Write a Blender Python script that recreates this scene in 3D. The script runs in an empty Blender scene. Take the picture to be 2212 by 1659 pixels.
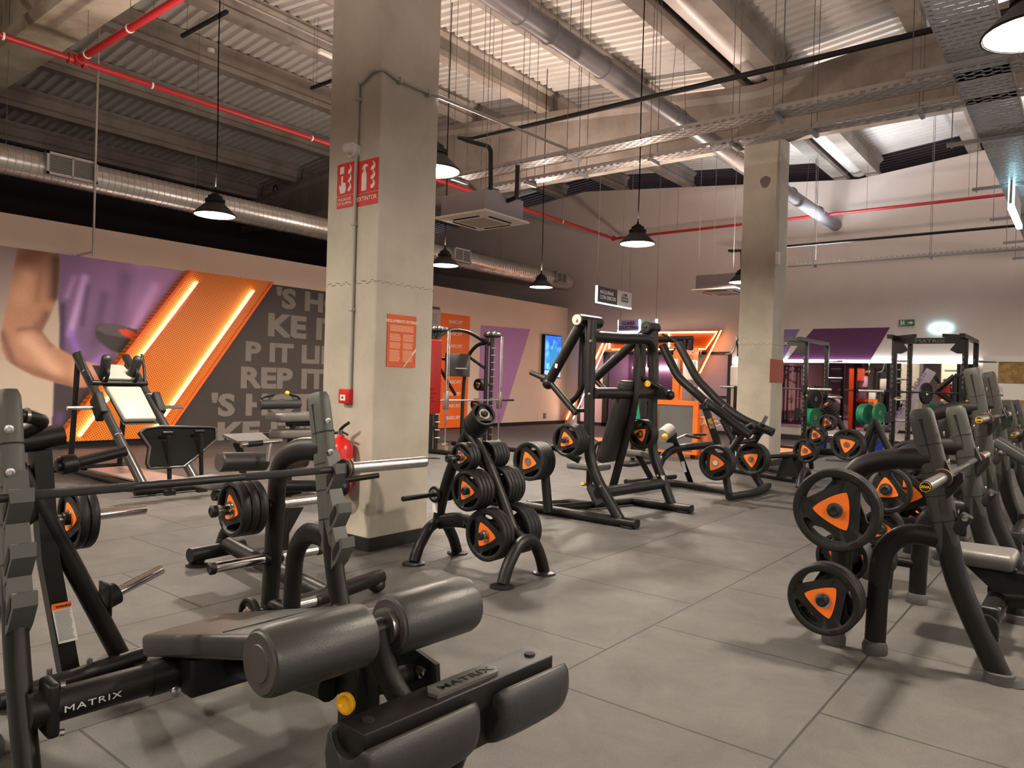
import bpy, bmesh, math, random
from mathutils import Vector, Matrix
import numpy as np
random.seed(4)
R_ = math.radians
S = bpy.context.scene
COL = S.collection
# ------------------------------------------------------------------ camera
FOC, YAW, PITCH, ROLL, H = 1572.0, R_(38.6), R_(-0.30), R_(1.68), 1.31
_f = Vector((math.cos(YAW)*math.cos(PITCH), math.sin(YAW)*math.cos(PITCH), math.sin(PITCH)))
_r = _f.cross(Vector((0, 0, 1))).normalized(); _u = _r.cross(_f)
_c, _s = math.cos(ROLL), math.sin(ROLL)
CR, CU = _c*_r + _s*_u, -_s*_r + _c*_u
EYE = Vector((0, 0, H))
cam = bpy.data.cameras.new('camera'); co = bpy.data.objects.new('camera', cam); COL.objects.link(co)
M = Matrix.Identity(4)
for i in range(3):
    M[i][0], M[i][1], M[i][2], M[i][3] = CR[i], CU[i], -_f[i], EYE[i]
co.matrix_world = M
cam.sensor_fit = 'HORIZONTAL'; cam.sensor_width = 36.0; cam.lens = 36.0*FOC/2212; cam.clip_start = .05; cam.clip_end = 200
S.camera = co
# ------------------------------------------------------------------ world, exposure
w = bpy.data.worlds.new('world'); S.world = w; w.use_nodes = True
w.node_tree.nodes['Background'].inputs[0].default_value = (0.80, 0.78, 0.85, 1)
w.node_tree.nodes['Background'].inputs[1].default_value = 1.8
S.view_settings.view_transform = 'Standard'; S.view_settings.look = 'None'
S.view_settings.exposure = 0.32; S.view_settings.gamma = 1.0; S.view_settings.use_curve_mapping = False
try:
    S.cycles.max_bounces = 7; S.cycles.diffuse_bounces = 4; S.cycles.glossy_bounces = 4; S.cycles.transparent_max_bounces = 12
    S.cycles.sample_clamp_indirect = 6.0; S.cycles.caustics_reflective = False; S.cycles.caustics_refractive = False
    S.cycles.use_denoising = True
except Exception: pass
LAMP_E = 370.0       # strength of a pendant's diffuser
LAMPC = (1.0, 0.87, 0.72)

def dirp(px, py): return _f*FOC + CR*(px-1106.0) + CU*(829.5-py)
def X(px, py, x): d = dirp(px, py); return EYE + d*(x/d.x)
def Y(px, py, y): d = dirp(px, py); return EYE + d*(y/d.y)
def Z(px, py, z=0.0): d = dirp(px, py); return EYE + d*((z-H)/d.z)
def PXV(p): v = Vector(p)-EYE; d = v.dot(_f); return 1106+FOC*v.dot(CR)/d, 829.5-FOC*v.dot(CU)/d

# ------------------------------------------------------------------ mesh builder
class MB:
    def __init__(s): s.v = []; s.f = []
    def add(s, vs, fs):
        o = len(s.v); s.v += [tuple(v) for v in vs]; s.f += [tuple(i+o for i in f) for f in fs]; return s
    def box(s, c, d, ang=0.0, rot=None, bev=0.0):
        hx, hy, hz = d[0]/2, d[1]/2, d[2]/2
        rm = rot if rot is not None else Matrix.Rotation(ang, 3, 'Z')
        c = Vector(c)
        if bev <= 0:
            vs = [c + rm @ Vector((x*hx, y*hy, z*hz)) for x in (-1, 1) for y in (-1, 1) for z in (-1, 1)]
            return s.add(vs, [(0,1,3,2),(4,6,7,5),(0,4,5,1),(2,3,7,6),(0,2,6,4),(1,5,7,3)])
        b = min(bev, hx*.95, hy*.95, hz*.95)
        bm = bmesh.new(); bmesh.ops.create_cube(bm, size=1)
        for v in bm.verts: v.co = Vector((v.co.x*2*hx, v.co.y*2*hy, v.co.z*2*hz))
        bmesh.ops.bevel(bm, geom=bm.edges[:], offset=b, segments=3, profile=.5, affect='EDGES')
        bm.verts.index_update()
        s.add([c + rm @ v.co for v in bm.verts], [tuple(v.index for v in f.verts) for f in bm.faces]); bm.free(); return s
    def bx(s, x0, x1, y0, y1, z0, z1, bev=0.0):
        return s.box(((x0+x1)/2, (y0+y1)/2, (z0+z1)/2), (abs(x1-x0), abs(y1-y0), abs(z1-z0)), bev=bev)
    def ring(s, pts, rad, seg=14, cap=True, up=None, sx=1.0, sy=1.0, sq=0.0):
        pts = [Vector(p) for p in pts]; n = len(pts); o = len(s.v)
        if not isinstance(rad, (list, tuple)): rad = [rad]*n
        t0 = (pts[1]-pts[0]).normalized()
        a = Vector(up) if up is not None else (Vector((0,0,1)) if abs(t0.z) < .9 else Vector((1,0,0)))
        a = (a - t0*a.dot(t0)).normalized()
        for i, p in enumerate(pts):
            if i == 0: t = t0
            elif i == n-1: t = (pts[-1]-pts[-2]).normalized()
            else: t = ((pts[i+1]-p).normalized() + (p-pts[i-1]).normalized()).normalized()
            a = (a - t*a.dot(t)).normalized(); b = t.cross(a)
            for k in range(seg):
                th = 2*math.pi*k/seg; cx, sn = math.cos(th), math.sin(th)
                if sq: e = 1-sq*.6; cx = math.copysign(abs(cx)**e, cx); sn = math.copysign(abs(sn)**e, sn)
                s.v.append(tuple(p + a*cx*rad[i]*sx + b*sn*rad[i]*sy))
        for i in range(n-1):
            for k in range(seg):
                k2 = (k+1) % seg
                s.f.append((o+i*seg+k, o+i*seg+k2, o+(i+1)*seg+k2, o+(i+1)*seg+k))
        if cap:
            s.f.append(tuple(o+k for k in range(seg))[::-1]); s.f.append(tuple(o+(n-1)*seg+k for k in range(seg)))
        return s
    def tube(s, pts, r, fil=0.0, seg=14, **k):
        return s.ring(fillet(pts, fil) if fil else pts, r, seg, **k)
    def lathe(s, prof, o, ax=(0,0,1), seg=28, cap=True):
        o = Vector(o); ax = Vector(ax).normalized()
        a = ax.orthogonal().normalized(); b = ax.cross(a); k0 = len(s.v); n = len(prof)
        for r, h in prof:
            for k in range(seg):
                th = 2*math.pi*k/seg
                s.v.append(tuple(o + ax*h + (a*math.cos(th)+b*math.sin(th))*max(r, 1e-5)))
        for i in range(n-1):
            for k in range(seg):
                k2 = (k+1) % seg
                s.f.append((k0+i*seg+k, k0+i*seg+k2, k0+(i+1)*seg+k2, k0+(i+1)*seg+k))
        if cap and prof[0][0] > 1e-4: s.f.append(tuple(k0+k for k in range(seg))[::-1])
        if cap and prof[-1][0] > 1e-4: s.f.append(tuple(k0+(n-1)*seg+k for k in range(seg)))
        return s
    def prism(s, poly, ext):
        poly = [Vector(p) for p in poly]; e = Vector(ext); n = len(poly)
        return s.add(poly+[p+e for p in poly], [tuple(range(n))[::-1], tuple(range(n, 2*n))] + [(i, (i+1) % n, n+(i+1) % n, n+i) for i in range(n)])
    def ball(s, c, r, sc=(1,1,1), seg=14):
        c = Vector(c); o = len(s.v); m = seg//2
        for i in range(m+1):
            ph = math.pi*i/m
            for k in range(seg):
                th = 2*math.pi*k/seg
                s.v.append((c.x+r*sc[0]*math.sin(ph)*math.cos(th), c.y+r*sc[1]*math.sin(ph)*math.sin(th), c.z+r*sc[2]*math.cos(ph)))
        for i in range(m):
            for k in range(seg):
                k2 = (k+1) % seg; s.f.append((o+i*seg+k, o+(i+1)*seg+k, o+(i+1)*seg+k2, o+i*seg+k2))
        return s

def fillet(pts, r, n=6):
    pts = [Vector(p) for p in pts]; out = [pts[0]]
    for i in range(1, len(pts)-1):
        a, p, b = pts[i-1], pts[i], pts[i+1]
        d1, d2 = (a-p), (b-p); l = min(r, d1.length*.49, d2.length*.49)
        q1, q2 = p+d1.normalized()*l, p+d2.normalized()*l
        for k in range(n+1):
            t = k/n; out.append(q1*(1-t)**2 + p*2*t*(1-t) + q2*t*t)
    out.append(pts[-1]); return out

def obj(name, mb, mat, parent=None, smooth=True):
    me = bpy.data.meshes.new(name); me.from_pydata(mb.v, [], mb.f); me.update()
    bm = bmesh.new(); bm.from_mesh(me); bmesh.ops.recalc_face_normals(bm, faces=bm.faces); bm.to_mesh(me); bm.free()
    if smooth:
        me.polygons.foreach_set('use_smooth', [True]*len(me.polygons))
        try: me.set_sharp_from_angle(angle=R_(38))
        except Exception: pass
    for m in (mat if isinstance(mat, (list, tuple)) else [mat]): me.materials.append(m)
    o = bpy.data.objects.new(name, me); COL.objects.link(o)
    if parent is not None:
        o.parent = parent; o.matrix_parent_inverse = world_of(parent).inverted()
    return o
def world_of(o):
    m = Matrix.LocRotScale(o.location, o.rotation_euler, o.scale)
    return (world_of(o.parent) @ o.matrix_parent_inverse @ m) if o.parent else m
def tag(o, label=None, cat=None, group=None, kind=None):
    if label: o['label'] = label
    if cat: o['category'] = cat
    if group: o['group'] = group
    if kind: o['kind'] = kind
    return o
def thing(name, label, cat, loc=(0, 0, 0), group=None):
    o = bpy.data.objects.new(name, None); COL.objects.link(o); o.location = loc; o.empty_display_size = .1
    return tag(o, label, cat, group)
def struct(name, mb, mat, parent=None, smooth=False):
    o = obj(name, mb, mat, parent, smooth)
    if parent is None: o['kind'] = 'structure'
    return o
def text(name, s, size, org, xd, yd, mat, parent=None, bold=0.0, wide=1.0, ext=0.001, align='LEFT', space=1.0, line=1.0):
    cu = bpy.data.curves.new(name, 'FONT'); cu.body = s; cu.size = size; cu.extrude = ext; cu.offset = bold; cu.align_x = align
    cu.space_character = space; cu.space_line = line; cu.resolution_u = 3
    cu.materials.append(mat)
    o = bpy.data.objects.new(name, cu); COL.objects.link(o)
    xd = Vector(xd).normalized(); yd = Vector(yd); yd = (yd - xd*yd.dot(xd)).normalized(); zd = xd.cross(yd); org = Vector(org)
    m = Matrix.Identity(4)
    for i in range(3): m[i][0], m[i][1], m[i][2], m[i][3] = xd[i]*wide, yd[i], zd[i], org[i]
    if parent is not None:
        o.parent = parent; o.matrix_parent_inverse = world_of(parent).inverted()
        o.matrix_basis = m
    else: o.matrix_world = m
    return o
def rods(t, L, r=.004):
    for x, y, z0, z1 in L: obj('hanger_rod', MB().tube([(x, y, z0), (x, y, z1)], r, seg=6), rod_m, t)
def copy_tree(o, parent=None, parent_inv=None):
    c = o.copy(); COL.objects.link(c)
    if parent is not None: c.parent = parent
    for ch in list(o.children): copy_tree(ch, c)
    return c

# ------------------------------------------------------------------ materials
MATS = {}
def mat(name, col, rough=.5, metal=0.0, emit=0.0, ecol=None, var=0.0, vs=4.0, bump=0.0, bs=60.0, spec=.5, alpha=1.0, trans=0.0, coat=0.0, col2=None):
    m = bpy.data.materials.new(name); m.use_nodes = True; nt = m.node_tree; b = nt.nodes['Principled BSDF']
    b.inputs['Base Color'].default_value = (*col, 1); b.inputs['Roughness'].default_value = rough
    b.inputs['Metallic'].default_value = metal; b.inputs['Specular IOR Level'].default_value = spec
    b.inputs['Transmission Weight'].default_value = trans; b.inputs['Coat Weight'].default_value = coat
    if emit: b.inputs['Emission Color'].default_value = (*(ecol or col), 1); b.inputs['Emission Strength'].default_value = emit
    if alpha < 1: b.inputs['Alpha'].default_value = alpha
    if var or bump or col2:
        tc = nt.nodes.new('ShaderNodeTexCoord')
        if var or col2:
            n = nt.nodes.new('ShaderNodeTexNoise'); n.inputs['Scale'].default_value = vs; n.inputs['Detail'].default_value = 6; n.inputs['Roughness'].default_value = .6
            nt.links.new(tc.outputs['Object'], n.inputs['Vector'])
            r = nt.nodes.new('ShaderNodeValToRGB'); c2 = col2 or tuple(c*(1-var) for c in col)
            r.color_ramp.elements[0].position = .38; r.color_ramp.elements[0].color = (*c2, 1)
            r.color_ramp.elements[1].position = .62; r.color_ramp.elements[1].color = (*col, 1)
            nt.links.new(n.outputs['Fac'], r.inputs[0]); nt.links.new(r.outputs[0], b.inputs['Base Color'])
        if bump:
            n2 = nt.nodes.new('ShaderNodeTexNoise'); n2.inputs['Scale'].default_value = bs; n2.inputs['Detail'].default_value = 3
            nt.links.new(tc.outputs['Object'], n2.inputs['Vector'])
            bp = nt.nodes.new('ShaderNodeBump'); bp.inputs['Strength'].default_value = bump; bp.inputs['Distance'].default_value = .01
            nt.links.new(n2.outputs['Fac'], bp.inputs['Height']); nt.links.new(bp.outputs[0], b.inputs['Normal'])
    MATS[name] = m; return m
def math_node(nt, op, a, b=None):
    n = nt.nodes.new('ShaderNodeMath'); n.operation = op
    for i, v in enumerate((a, b)):
        if v is None: continue
        if isinstance(v, (int, float)): n.inputs[i].default_value = v
        else: nt.links.new(v, n.inputs[i])
    return n.outputs[0]
def slots(m, u, v, pu, pv, fu, fv, stagger=True, off=(0, 0)):
    """cut rows of slots through a sheet-metal material (alpha), pitch pu x pv along axes u, v"""
    nt = m.node_tree; b = nt.nodes['Principled BSDF']; tc = nt.nodes.new('ShaderNodeTexCoord'); sp = nt.nodes.new('ShaderNodeSeparateXYZ')
    nt.links.new(tc.outputs['Object'], sp.inputs[0])
    U = math_node(nt, 'DIVIDE', math_node(nt, 'ADD', sp.outputs[u], off[0]+100*pu), pu); V = math_node(nt, 'DIVIDE', math_node(nt, 'ADD', sp.outputs[v], off[1]+100*pv), pv)
    if stagger:
        row = math_node(nt, 'MULTIPLY', math_node(nt, 'MODULO', math_node(nt, 'FLOOR', V), 2.0), .5); U = math_node(nt, 'ADD', U, row)
    a = math_node(nt, 'LESS_THAN', math_node(nt, 'FRACT', U), fu); c = math_node(nt, 'LESS_THAN', math_node(nt, 'FRACT', V), fv)
    hole = math_node(nt, 'MULTIPLY', a, c); al = math_node(nt, 'SUBTRACT', 1.0, hole)
    nt.links.new(al, b.inputs['Alpha']); return m

black = mat('black_powder_coat', (.0065, .0062, .006), .40, spec=.33, bump=.08, bs=400)
black_flat = mat('black_flat_paint', (.007, .007, .007), .6, spec=.3)
cover_grey = mat('grey_plastic_guard', (.062, .066, .058), .5, bump=.05, bs=300)
guard_dark = mat('dark_grey_guard', (.026, .028, .023), .5, bump=.05, bs=300)
vinyl = mat('black_vinyl', (.020, .0205, .020), .42, bump=.12, bs=220)
vinyl_grey = mat('dark_grey_vinyl', (.027, .028, .0265), .38, bump=.1, bs=220)
cap_grey = mat('roller_end_grey', (.040, .034, .031), .55)
pad_light = mat('light_vinyl_top', (.34, .33, .29), .45)
rubber = mat('black_rubber', (.009, .009, .009), .48, spec=.35, bump=.1, bs=250)
rubber_foot = mat('grey_rubber_foot', (.045, .045, .045), .6)
cable_m = mat('black_cable', (.0015, .0015, .0015), .8, spec=.0)
chrome = mat('chrome', (.62, .60, .58), .16, 1.0)
brushed = mat('brushed_steel', (.45, .44, .43), .28, 1.0)
shaft_black = mat('black_oxide_shaft', (.03, .03, .03), .38, .6, bump=.2, bs=700)
orange = mat('orange_enamel', (1.0, .20, .015), .42)
orange_p = mat('orange_painted', (1.0, .17, .008), .5)
yellow = mat('yellow_plastic', (.95, .50, .01), .35)
white_m = mat('white_plastic', (.75, .73, .68), .45)
white_lbl = mat('white_label', (.8, .8, .78), .5)
logo_m = mat('silver_lettering', (.65, .65, .66), .4)
dark_let = mat('dark_lettering', (.02, .02, .025), .5)
red = mat('red_gloss', (.62, .012, .012), .3)
red_sign = mat('red_sign_face', (.65, .02, .02), .45)
red_pipe = mat('red_pipe_paint', (.34, .014, .018), .4)
red_cab = mat('red_cabinet_enamel', (.42, .008, .006), .4)
conc = mat('precast_concrete', (.52, .48, .40), .8, var=.16, vs=2.2, bump=.25, bs=14, col2=(.44, .40, .33))
conc_grey = mat('grey_concrete', (.30, .26, .225), .85, vs=1.2, bump=.3, bs=9, col2=(.20, .165, .135))
conc_stain = mat('stained_concrete', (.52, .47, .37), .85, vs=1.1, bump=.3, bs=9, col2=(.30, .25, .18))
deck_m = mat('painted_steel_deck', (.62, .585, .55), .45, vs=.8, col2=(.56, .53, .49))
wall_grey = mat('grey_wall_paint', (.66, .58, .53), .75, vs=.9, col2=(.63, .55, .50))
wall_beige = mat('beige_wall_paint', (.86, .69, .56), .75, vs=.6, col2=(.82, .65, .52))
wall_dark = mat('wall_shade_black', (.022, .015, .018), .8)  # near-black: shade beyond the lamps' reach put into the colour
skirt_m = mat('black_skirting', (.012, .012, .014), .35)
galv = mat('galvanised_spiral_duct', (.62, .60, .56), .30, .8, var=.15, vs=3)
rod_m = mat('dark_threaded_rod', (.13, .12, .115), .5, .3)
galv_d = mat('galvanised_tray', (.30, .29, .29), .38, .5)
pvc = mat('grey_pvc_pipe', (.16, .145, .15), .4)
conduit_m = mat('grey_conduit', (.40, .37, .34), .5)
white_unit = mat('white_ac_panel', (.78, .72, .66), .5)
grey_unit = mat('grey_ac_case', (.22, .20, .22), .5)
dark_tray = slots(mat('slotted_steel_side', (.36, .34, .33), .42, .5), 1, 2, .10, .07, .55, .35, False)
tray_y = slots(mat('slotted_tray_across', (.36, .34, .32), .42, .45), 1, 0, .14, .045, .62, .45, True)
tray_x = slots(mat('slotted_tray_along', (.40, .40, .41), .40, .45), 1, 0, .10, .08, .72, .22, True, (.02, 0))
purple = mat('deep_purple_paint', (.085, .012, .075), .6)
lilac = mat('lilac_paint', (.52, .27, .56), .6)
led = mat('white_led_strip', (1, 1, 1), .5, emit=14, ecol=(.86, .93, 1.0))
led_blue = mat('blue_white_led', (1, 1, 1), .5, emit=6, ecol=(.45, .85, 1.0))
led_warm = mat('warm_led_strip', (1, 1, 1), .5, emit=11, ecol=(1.0, .90, .82))
lamp_glow = mat('lamp_led_core', (1, 1, 1), .5, emit=LAMP_E*3.2, ecol=LAMPC); lamp_soft = mat('lamp_reflector_glow', (1, 1, 1), .5, emit=LAMP_E*.02, ecol=LAMPC)
green = mat('green_bumper_rubber', (.005, .20, .10), .45)
blue = mat('blue_bumper_rubber', (.01, .04, .35), .45)
# ================================================================== SETTING
def floor_mat():
    m = mat('rubber_tile_floor', (.13, .115, .10), .62); nt = m.node_tree; b = nt.nodes['Principled BSDF']
    tc = nt.nodes.new('ShaderNodeTexCoord'); mp = nt.nodes.new('ShaderNodeMapping'); nt.links.new(tc.outputs['Object'], mp.inputs[0])
    mp.inputs['Location'].default_value = (-.10, -.835, 0)
    br = nt.nodes.new('ShaderNodeTexBrick'); nt.links.new(mp.outputs[0], br.inputs['Vector'])
    br.offset = .5; br.inputs['Scale'].default_value = 1.0; br.inputs['Brick Width'].default_value = 1.0; br.inputs['Row Height'].default_value = 1.0
    br.inputs['Mortar Size'].default_value = .006; br.inputs['Mortar Smooth'].default_value = .2
    br.inputs['Color1'].default_value = (.072, .068, .064, 1); br.inputs['Color2'].default_value = (.065, .061, .057, 1); br.inputs['Mortar'].default_value = (.012, .011, .010, 1)
    n = nt.nodes.new('ShaderNodeTexNoise'); n.inputs['Scale'].default_value = 3; n.inputs['Detail'].default_value = 8; n.inputs['Roughness'].default_value = .7
    n.inputs['Distortion'].default_value = .6
    nt.links.new(tc.outputs['Object'], n.inputs['Vector'])
    fl = nt.nodes.new('ShaderNodeTexNoise'); fl.inputs['Scale'].default_value = 260; fl.inputs['Detail'].default_value = 1; nt.links.new(tc.outputs['Object'], fl.inputs['Vector'])
    mr = nt.nodes.new('ShaderNodeMapRange'); mr.inputs[1].default_value = .3; mr.inputs[2].default_value = .7; mr.inputs[3].default_value = .70; mr.inputs[4].default_value = 1.28
    nt.links.new(n.outputs['Fac'], mr.inputs[0])
    mr2 = nt.nodes.new('ShaderNodeMapRange'); mr2.inputs[1].default_value = .3; mr2.inputs[2].default_value = .75; mr2.inputs[3].default_value = .70; mr2.inputs[4].default_value = 1.5
    nt.links.new(fl.outputs['Fac'], mr2.inputs[0])
    k = math_node(nt, 'MULTIPLY', mr.outputs[0], mr2.outputs[0])
    vm = nt.nodes.new('ShaderNodeVectorMath'); vm.operation = 'SCALE'; nt.links.new(br.outputs['Color'], vm.inputs[0]); nt.links.new(k, vm.inputs['Scale'])
    nt.links.new(vm.outputs[0], b.inputs['Base Color'])
    bp = nt.nodes.new('ShaderNodeBump'); bp.inputs['Strength'].default_value = .35; bp.inputs['Distance'].default_value = .004
    h = math_node(nt, 'SUBTRACT', fl.outputs['Fac'], math_node(nt, 'MULTIPLY', br.outputs['Fac'], 3.0))
    nt.links.new(h, bp.inputs['Height']); nt.links.new(bp.outputs[0], b.inputs['Normal'])
    return m
XB, YL = 19.0, 13.0            # back wall, left wall
XF, YR = -9.0, -13.0           # walls behind and to the right of the camera
struct('floor', MB().bx(XF, 24, YR, YL+.3, -.1, 0), floor_mat())
YV = 4.6                       # valley gutter
YP = 12.5                      # ridge
def pz(y): return 6.44 + .1*abs(y-YV) if y <= YP else 7.23 - .1*(y-YP)        # purlin soffit height
# walls
struct('wall_left', MB().bx(XF, XB, YL, YL+.25, 0, 3.63), wall_beige)
struct('wall_left_upper', MB().bx(XF, XB, 20.4, 20.6, 0, 9), wall_dark)
struct('floor_mezzanine', MB().bx(XF, XB, YL+.25, 20.4, 3.2, 3.35), wall_dark)
wl = MB()
def wall_poly(y0, y1, z0, z1f):        # piece of the back wall between y0 and y1
    ys = [y for y in (y0, YV, YP, y1) if y0 <= y <= y1]; ys = sorted(set(ys))
    wl.prism([(XB, y, z0) for y in ys] + [(XB, y, z1f(y)) for y in reversed(ys)], (.25, 0, 0))
wall_poly(YR, 7.62, 0, lambda y: pz(y)+.0)
wall_poly(7.62, 12.55, 2.25, lambda y: pz(y)+.0)
wall_poly(12.55, 20.4, 0, lambda y: pz(y)+.0)
struct('wall_back', wl, wall_grey)
# unseen right wall with tall openings added to let world light fill the hall
def fill_opening_wall(name, axis, pos, a0, a1):
    mb = MB(); n = 6; step = (a1-a0)/n
    def b(u0, u1, z0, z1):
        if axis == 'x': mb.bx(pos-.25, pos, u0, u1, z0, z1)
        else: mb.bx(u0, u1, pos-.25, pos, z0, z1)
    b(a0, a1, 0, .6); b(a0, a1, 3.4, 8.6)
    for i in range(n+1): b(max(a0, a0+i*step-.5), min(a1, a0+i*step+.5), .6, 3.4)
    return struct(name, mb, wall_beige)
struct('wall_front', MB().bx(XF-.25, XF, YR, YL, 0, 8.6), mat('front_wall_paint', (.16, .13, .13), .8)); fill_opening_wall('wall_right', 'y', YR, XF, XB)
struct('wall_front_upper', MB().bx(XF-.25, XF, YL, 20.6, 0, 9), wall_dark)
# skirting
struct('baseboard_left', MB().bx(XF, XB-.02, YL-.02, YL, 0, .1), skirt_m)
struct('baseboard_back', MB().bx(XB-.02, XB, YR, 7.6, 0, .13), skirt_m)
# corrugated deck: ribs run along Y
def deck(y0, y1, zoff=.46, xa=XF, xb=XB+.02):
    mb = MB(); pit = .21; x = xa; prof = []
    while x < xb:
        prof += [(x, 0), (x+.085, 0), (x+.105, .055), (x+.19, .055)]; x += pit
    o = 0; vs = []; fs = []
    for y in (y0, y1):
        vs += [(px, y, pz(y)+zoff+h) for px, h in prof]
    n = len(prof)
    for i in range(n-1): fs.append((i, i+1, n+i+1, n+i))
    mb.add(vs, fs); mb.add([(v[0], v[1], v[2]+.12) for v in vs], [f[::-1] for f in fs]); return mb
dk = deck(YV, YP)
for d2 in (deck(YR, YV), deck(YP, 20.5)): dk.add(d2.v, d2.f)
struct('ceiling', dk, deck_m)
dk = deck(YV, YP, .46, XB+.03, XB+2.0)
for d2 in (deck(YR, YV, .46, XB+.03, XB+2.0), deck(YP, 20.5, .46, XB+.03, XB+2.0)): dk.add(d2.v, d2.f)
struct('ceiling_overhang', dk, wall_dark)  # deck past the back wall, its shade put into the colour
struct('wall_shade_backing', MB().bx(XB+2.0, XB+2.1, YR, 20.5, 5.8, 9), wall_dark)  # added dark backing for the unlit gap over the back wall
# girders along Y with pitched top
def girder(name, x0, x1, zb, m, y0=YR, y1=20.4):
    mb = MB(); xm = (x0+x1)/2; fl = .16
    for ya, yb in ((y0, YV), (YV, YP), (YP, y1)):
        sec = []
        for y in (ya, yb):
            t = pz(y)
            sec.append([(x0, y, zb), (x1, y, zb), (x1, y, zb+.22), (xm+fl, y, zb+.34), (xm+fl, y, t-.22), (x1-.04, y, t-.12), (x1-.04, y, t),
                        (x0+.04, y, t), (x0+.04, y, t-.12), (xm-fl, y, t-.22), (xm-fl, y, zb+.34), (x0, y, zb+.22)])
        n = len(sec[0]); mb.add(sec[0]+sec[1], [tuple(range(n)), tuple(range(n, 2*n))[::-1]] + [(i, (i+1) % n, n+(i+1) % n, n+i) for i in range(n)])
    return struct(name, mb, m)
girder('beam_near', 3.62, 4.22, 6.0, conc_stain); girder('beam_far', 12.1, 12.62, 5.52, conc_grey)
girder('beam_rear', -4.9, -4.3, 5.9, conc_stain)
# purlins along X
PUR = [11.2, 13.4, 15.6, 17.8, 19.8] + [9.05, 6.95, 4.98, 4.26, 2.2, .0, -2.2, -4.4, -6.6, -8.8, -11]
for i, y in enumerate(PUR):
    mb = MB(); z = pz(y); wd = .12
    if y in (4.98, 4.26): wd = .14
    for x0, x1 in ((XF, -4.62), (-4.58, 3.9), (3.94, 12.34), (12.38, XB+.24)):
        p = [(-wd, 0), (wd, 0), (wd, .10), (wd*.6, .16), (wd*.6, .34), (wd+.03, .40), (wd+.03, .45), (-wd-.03, .45), (-wd-.03, .40), (-wd*.6, .34), (-wd*.6, .16), (-wd, .10)]
        mb.prism([(x0, y+a, z+b) for a, b in p], (x1-x0, 0, 0))
    struct('beam_purlin', mb, conc_grey)
# gutter between the two roofs
g = MB(); sec = [(.20, .44), (.20, .20), (.12, .11), (0, .08), (-.12, .11), (-.20, .20), (-.20, .44)]
for x0, x1 in ((XF, 3.9), (3.94, 12.34), (12.38, XB+.2)):
    n = len(sec); ym = 4.62
    g.add([(x0, ym+a, 6.46+b) for a, b in sec]+[(x1, ym+a, 6.46+b) for a, b in sec], [(i, i+1, n+i+1, n+i) for i in range(n-1)])
struct('trim_1', g, mat('gutter_sheet', (.62, .56, .52), .4), smooth=True)
# columns
def column(x0, y0, s, h, m):
    c = struct('column', MB().bx(x0, x0+s, y0, y0+s, 0, h, bev=.018), m)
    struct('skirting', MB().bx(x0-.012, x0+s+.012, y0-.012, y0+s+.012, 0, .10), skirt_m, c)
    return c
CX, CY, CS = 3.59, 4.19, .61
column(CX, CY, CS, 6.0, conc); column(12.1, 4.17, .58, 5.52, conc)
column(12.1, -4.3, .58, 5.52, conc); column(CX, -4.3, CS, 6.0, conc); column(-4.9, 4.2, .6, 5.9, conc)

UP_E = 68.0
for x_, y_, zz in ((12.1, 4.17, 2.03), (CX, CY, 2.02)):
    mb = MB(); s_ = .58 if x_ > 9 else CS
    for k in range(22):
        a = k/22; mb.bx(x_-.002, x_+.002, y_+s_*a, y_+s_*(a+1/22), zz-.004+.012*math.sin(k*1.7), zz+.002+.012*math.sin(k*1.7)).bx(x_+s_*a, x_+s_*(a+1/22), y_-.002, y_+.002, zz-.003+.008*math.sin(k*2.3), zz+.001+.008*math.sin(k*2.3))
    o = struct('trim_2' if x_ > 9 else 'trim_3', mb, mat('casting_joint', (.22, .18, .13), .9) if 'casting_joint' not in MATS else MATS['casting_joint'])
for x_, px in ((12.1, 1157), (12.1, 592)):
    p = X(px, 262, x_); zt = pz(p.y); bm_ = MB().tube([(x_+.1, p.y+.1, zt-.05), (x_+.1, p.y+.1, zt+.12), (x_+.1, p.y, zt+.22), (x_+.1, p.y-.1, zt+.12), (x_+.1, p.y-.1, zt-.05)], .014, .08, 8)
    struct('lifting_loop', bm_, black_flat, bpy.data.objects['beam_far'], True)
# ================================================================== LAMPS
def pendant(x, y, label, z=3.1):
    t = thing('pendant_lamp', label, 'lamp', (x, y, z), 'black pendant lamps over the gym floor')
    obj('lamp_shade', MB().lathe([(.225, .0), (.232, .0), (.232, .012), (.10, .145), (.10, .175), (.09, .175), (.09, .14), (.223, .010), (.225, 0)], (x, y, z), cap=False), black_flat, t)
    obj('heat_sink', MB().lathe([(.11, .155), (.11, .185), (.08, .19), (.08, .225), (.05, .23), (.045, .25), (.0, .255)], (x, y, z)), black_flat, t)
    obj('diffuser', MB().lathe([(.0, .02), (.216, .02), (.216, .004), (.0, -.0)], (x, y, z)), lamp_soft, t); obj('led_core', MB().lathe([(.0, -.001), (.105, .0), (.10, -.004), (.0, -.006)], (x, y, z)), lamp_glow, t)
    l = bpy.data.lights.new('added_top_light', 'AREA'); l.shape = 'DISK'; l.size = .16; l.energy = UP_E*(2.3 if x > 10 else 1.0 if y > 7 else .45 if x > 8 else 1); l.color = (1, .80, .68)
    o = bpy.data.objects.new('added_top_light', l); COL.objects.link(o); o.location = (x, y, z+.33); o.rotation_euler = (math.pi, 0, 0); o.parent = t; o.matrix_parent_inverse = world_of(t).inverted()  # added upward light over each pendant, brightens roof and upper walls
    obj('hook', MB().ring([(x+.02*math.cos(a), y, z+.265+.03*math.sin(a)) for a in [k*math.pi/5 for k in range(11)]], .005, 6, cap=False), black_flat, t)
    obj('cable', MB().tube([(x, y, z+.24), (x+.012, y, z+.9), (x-.01, y, z+1.8), (x, y, pz(y)+.50)], .007, .3, 6), cable_m, t)
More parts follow.
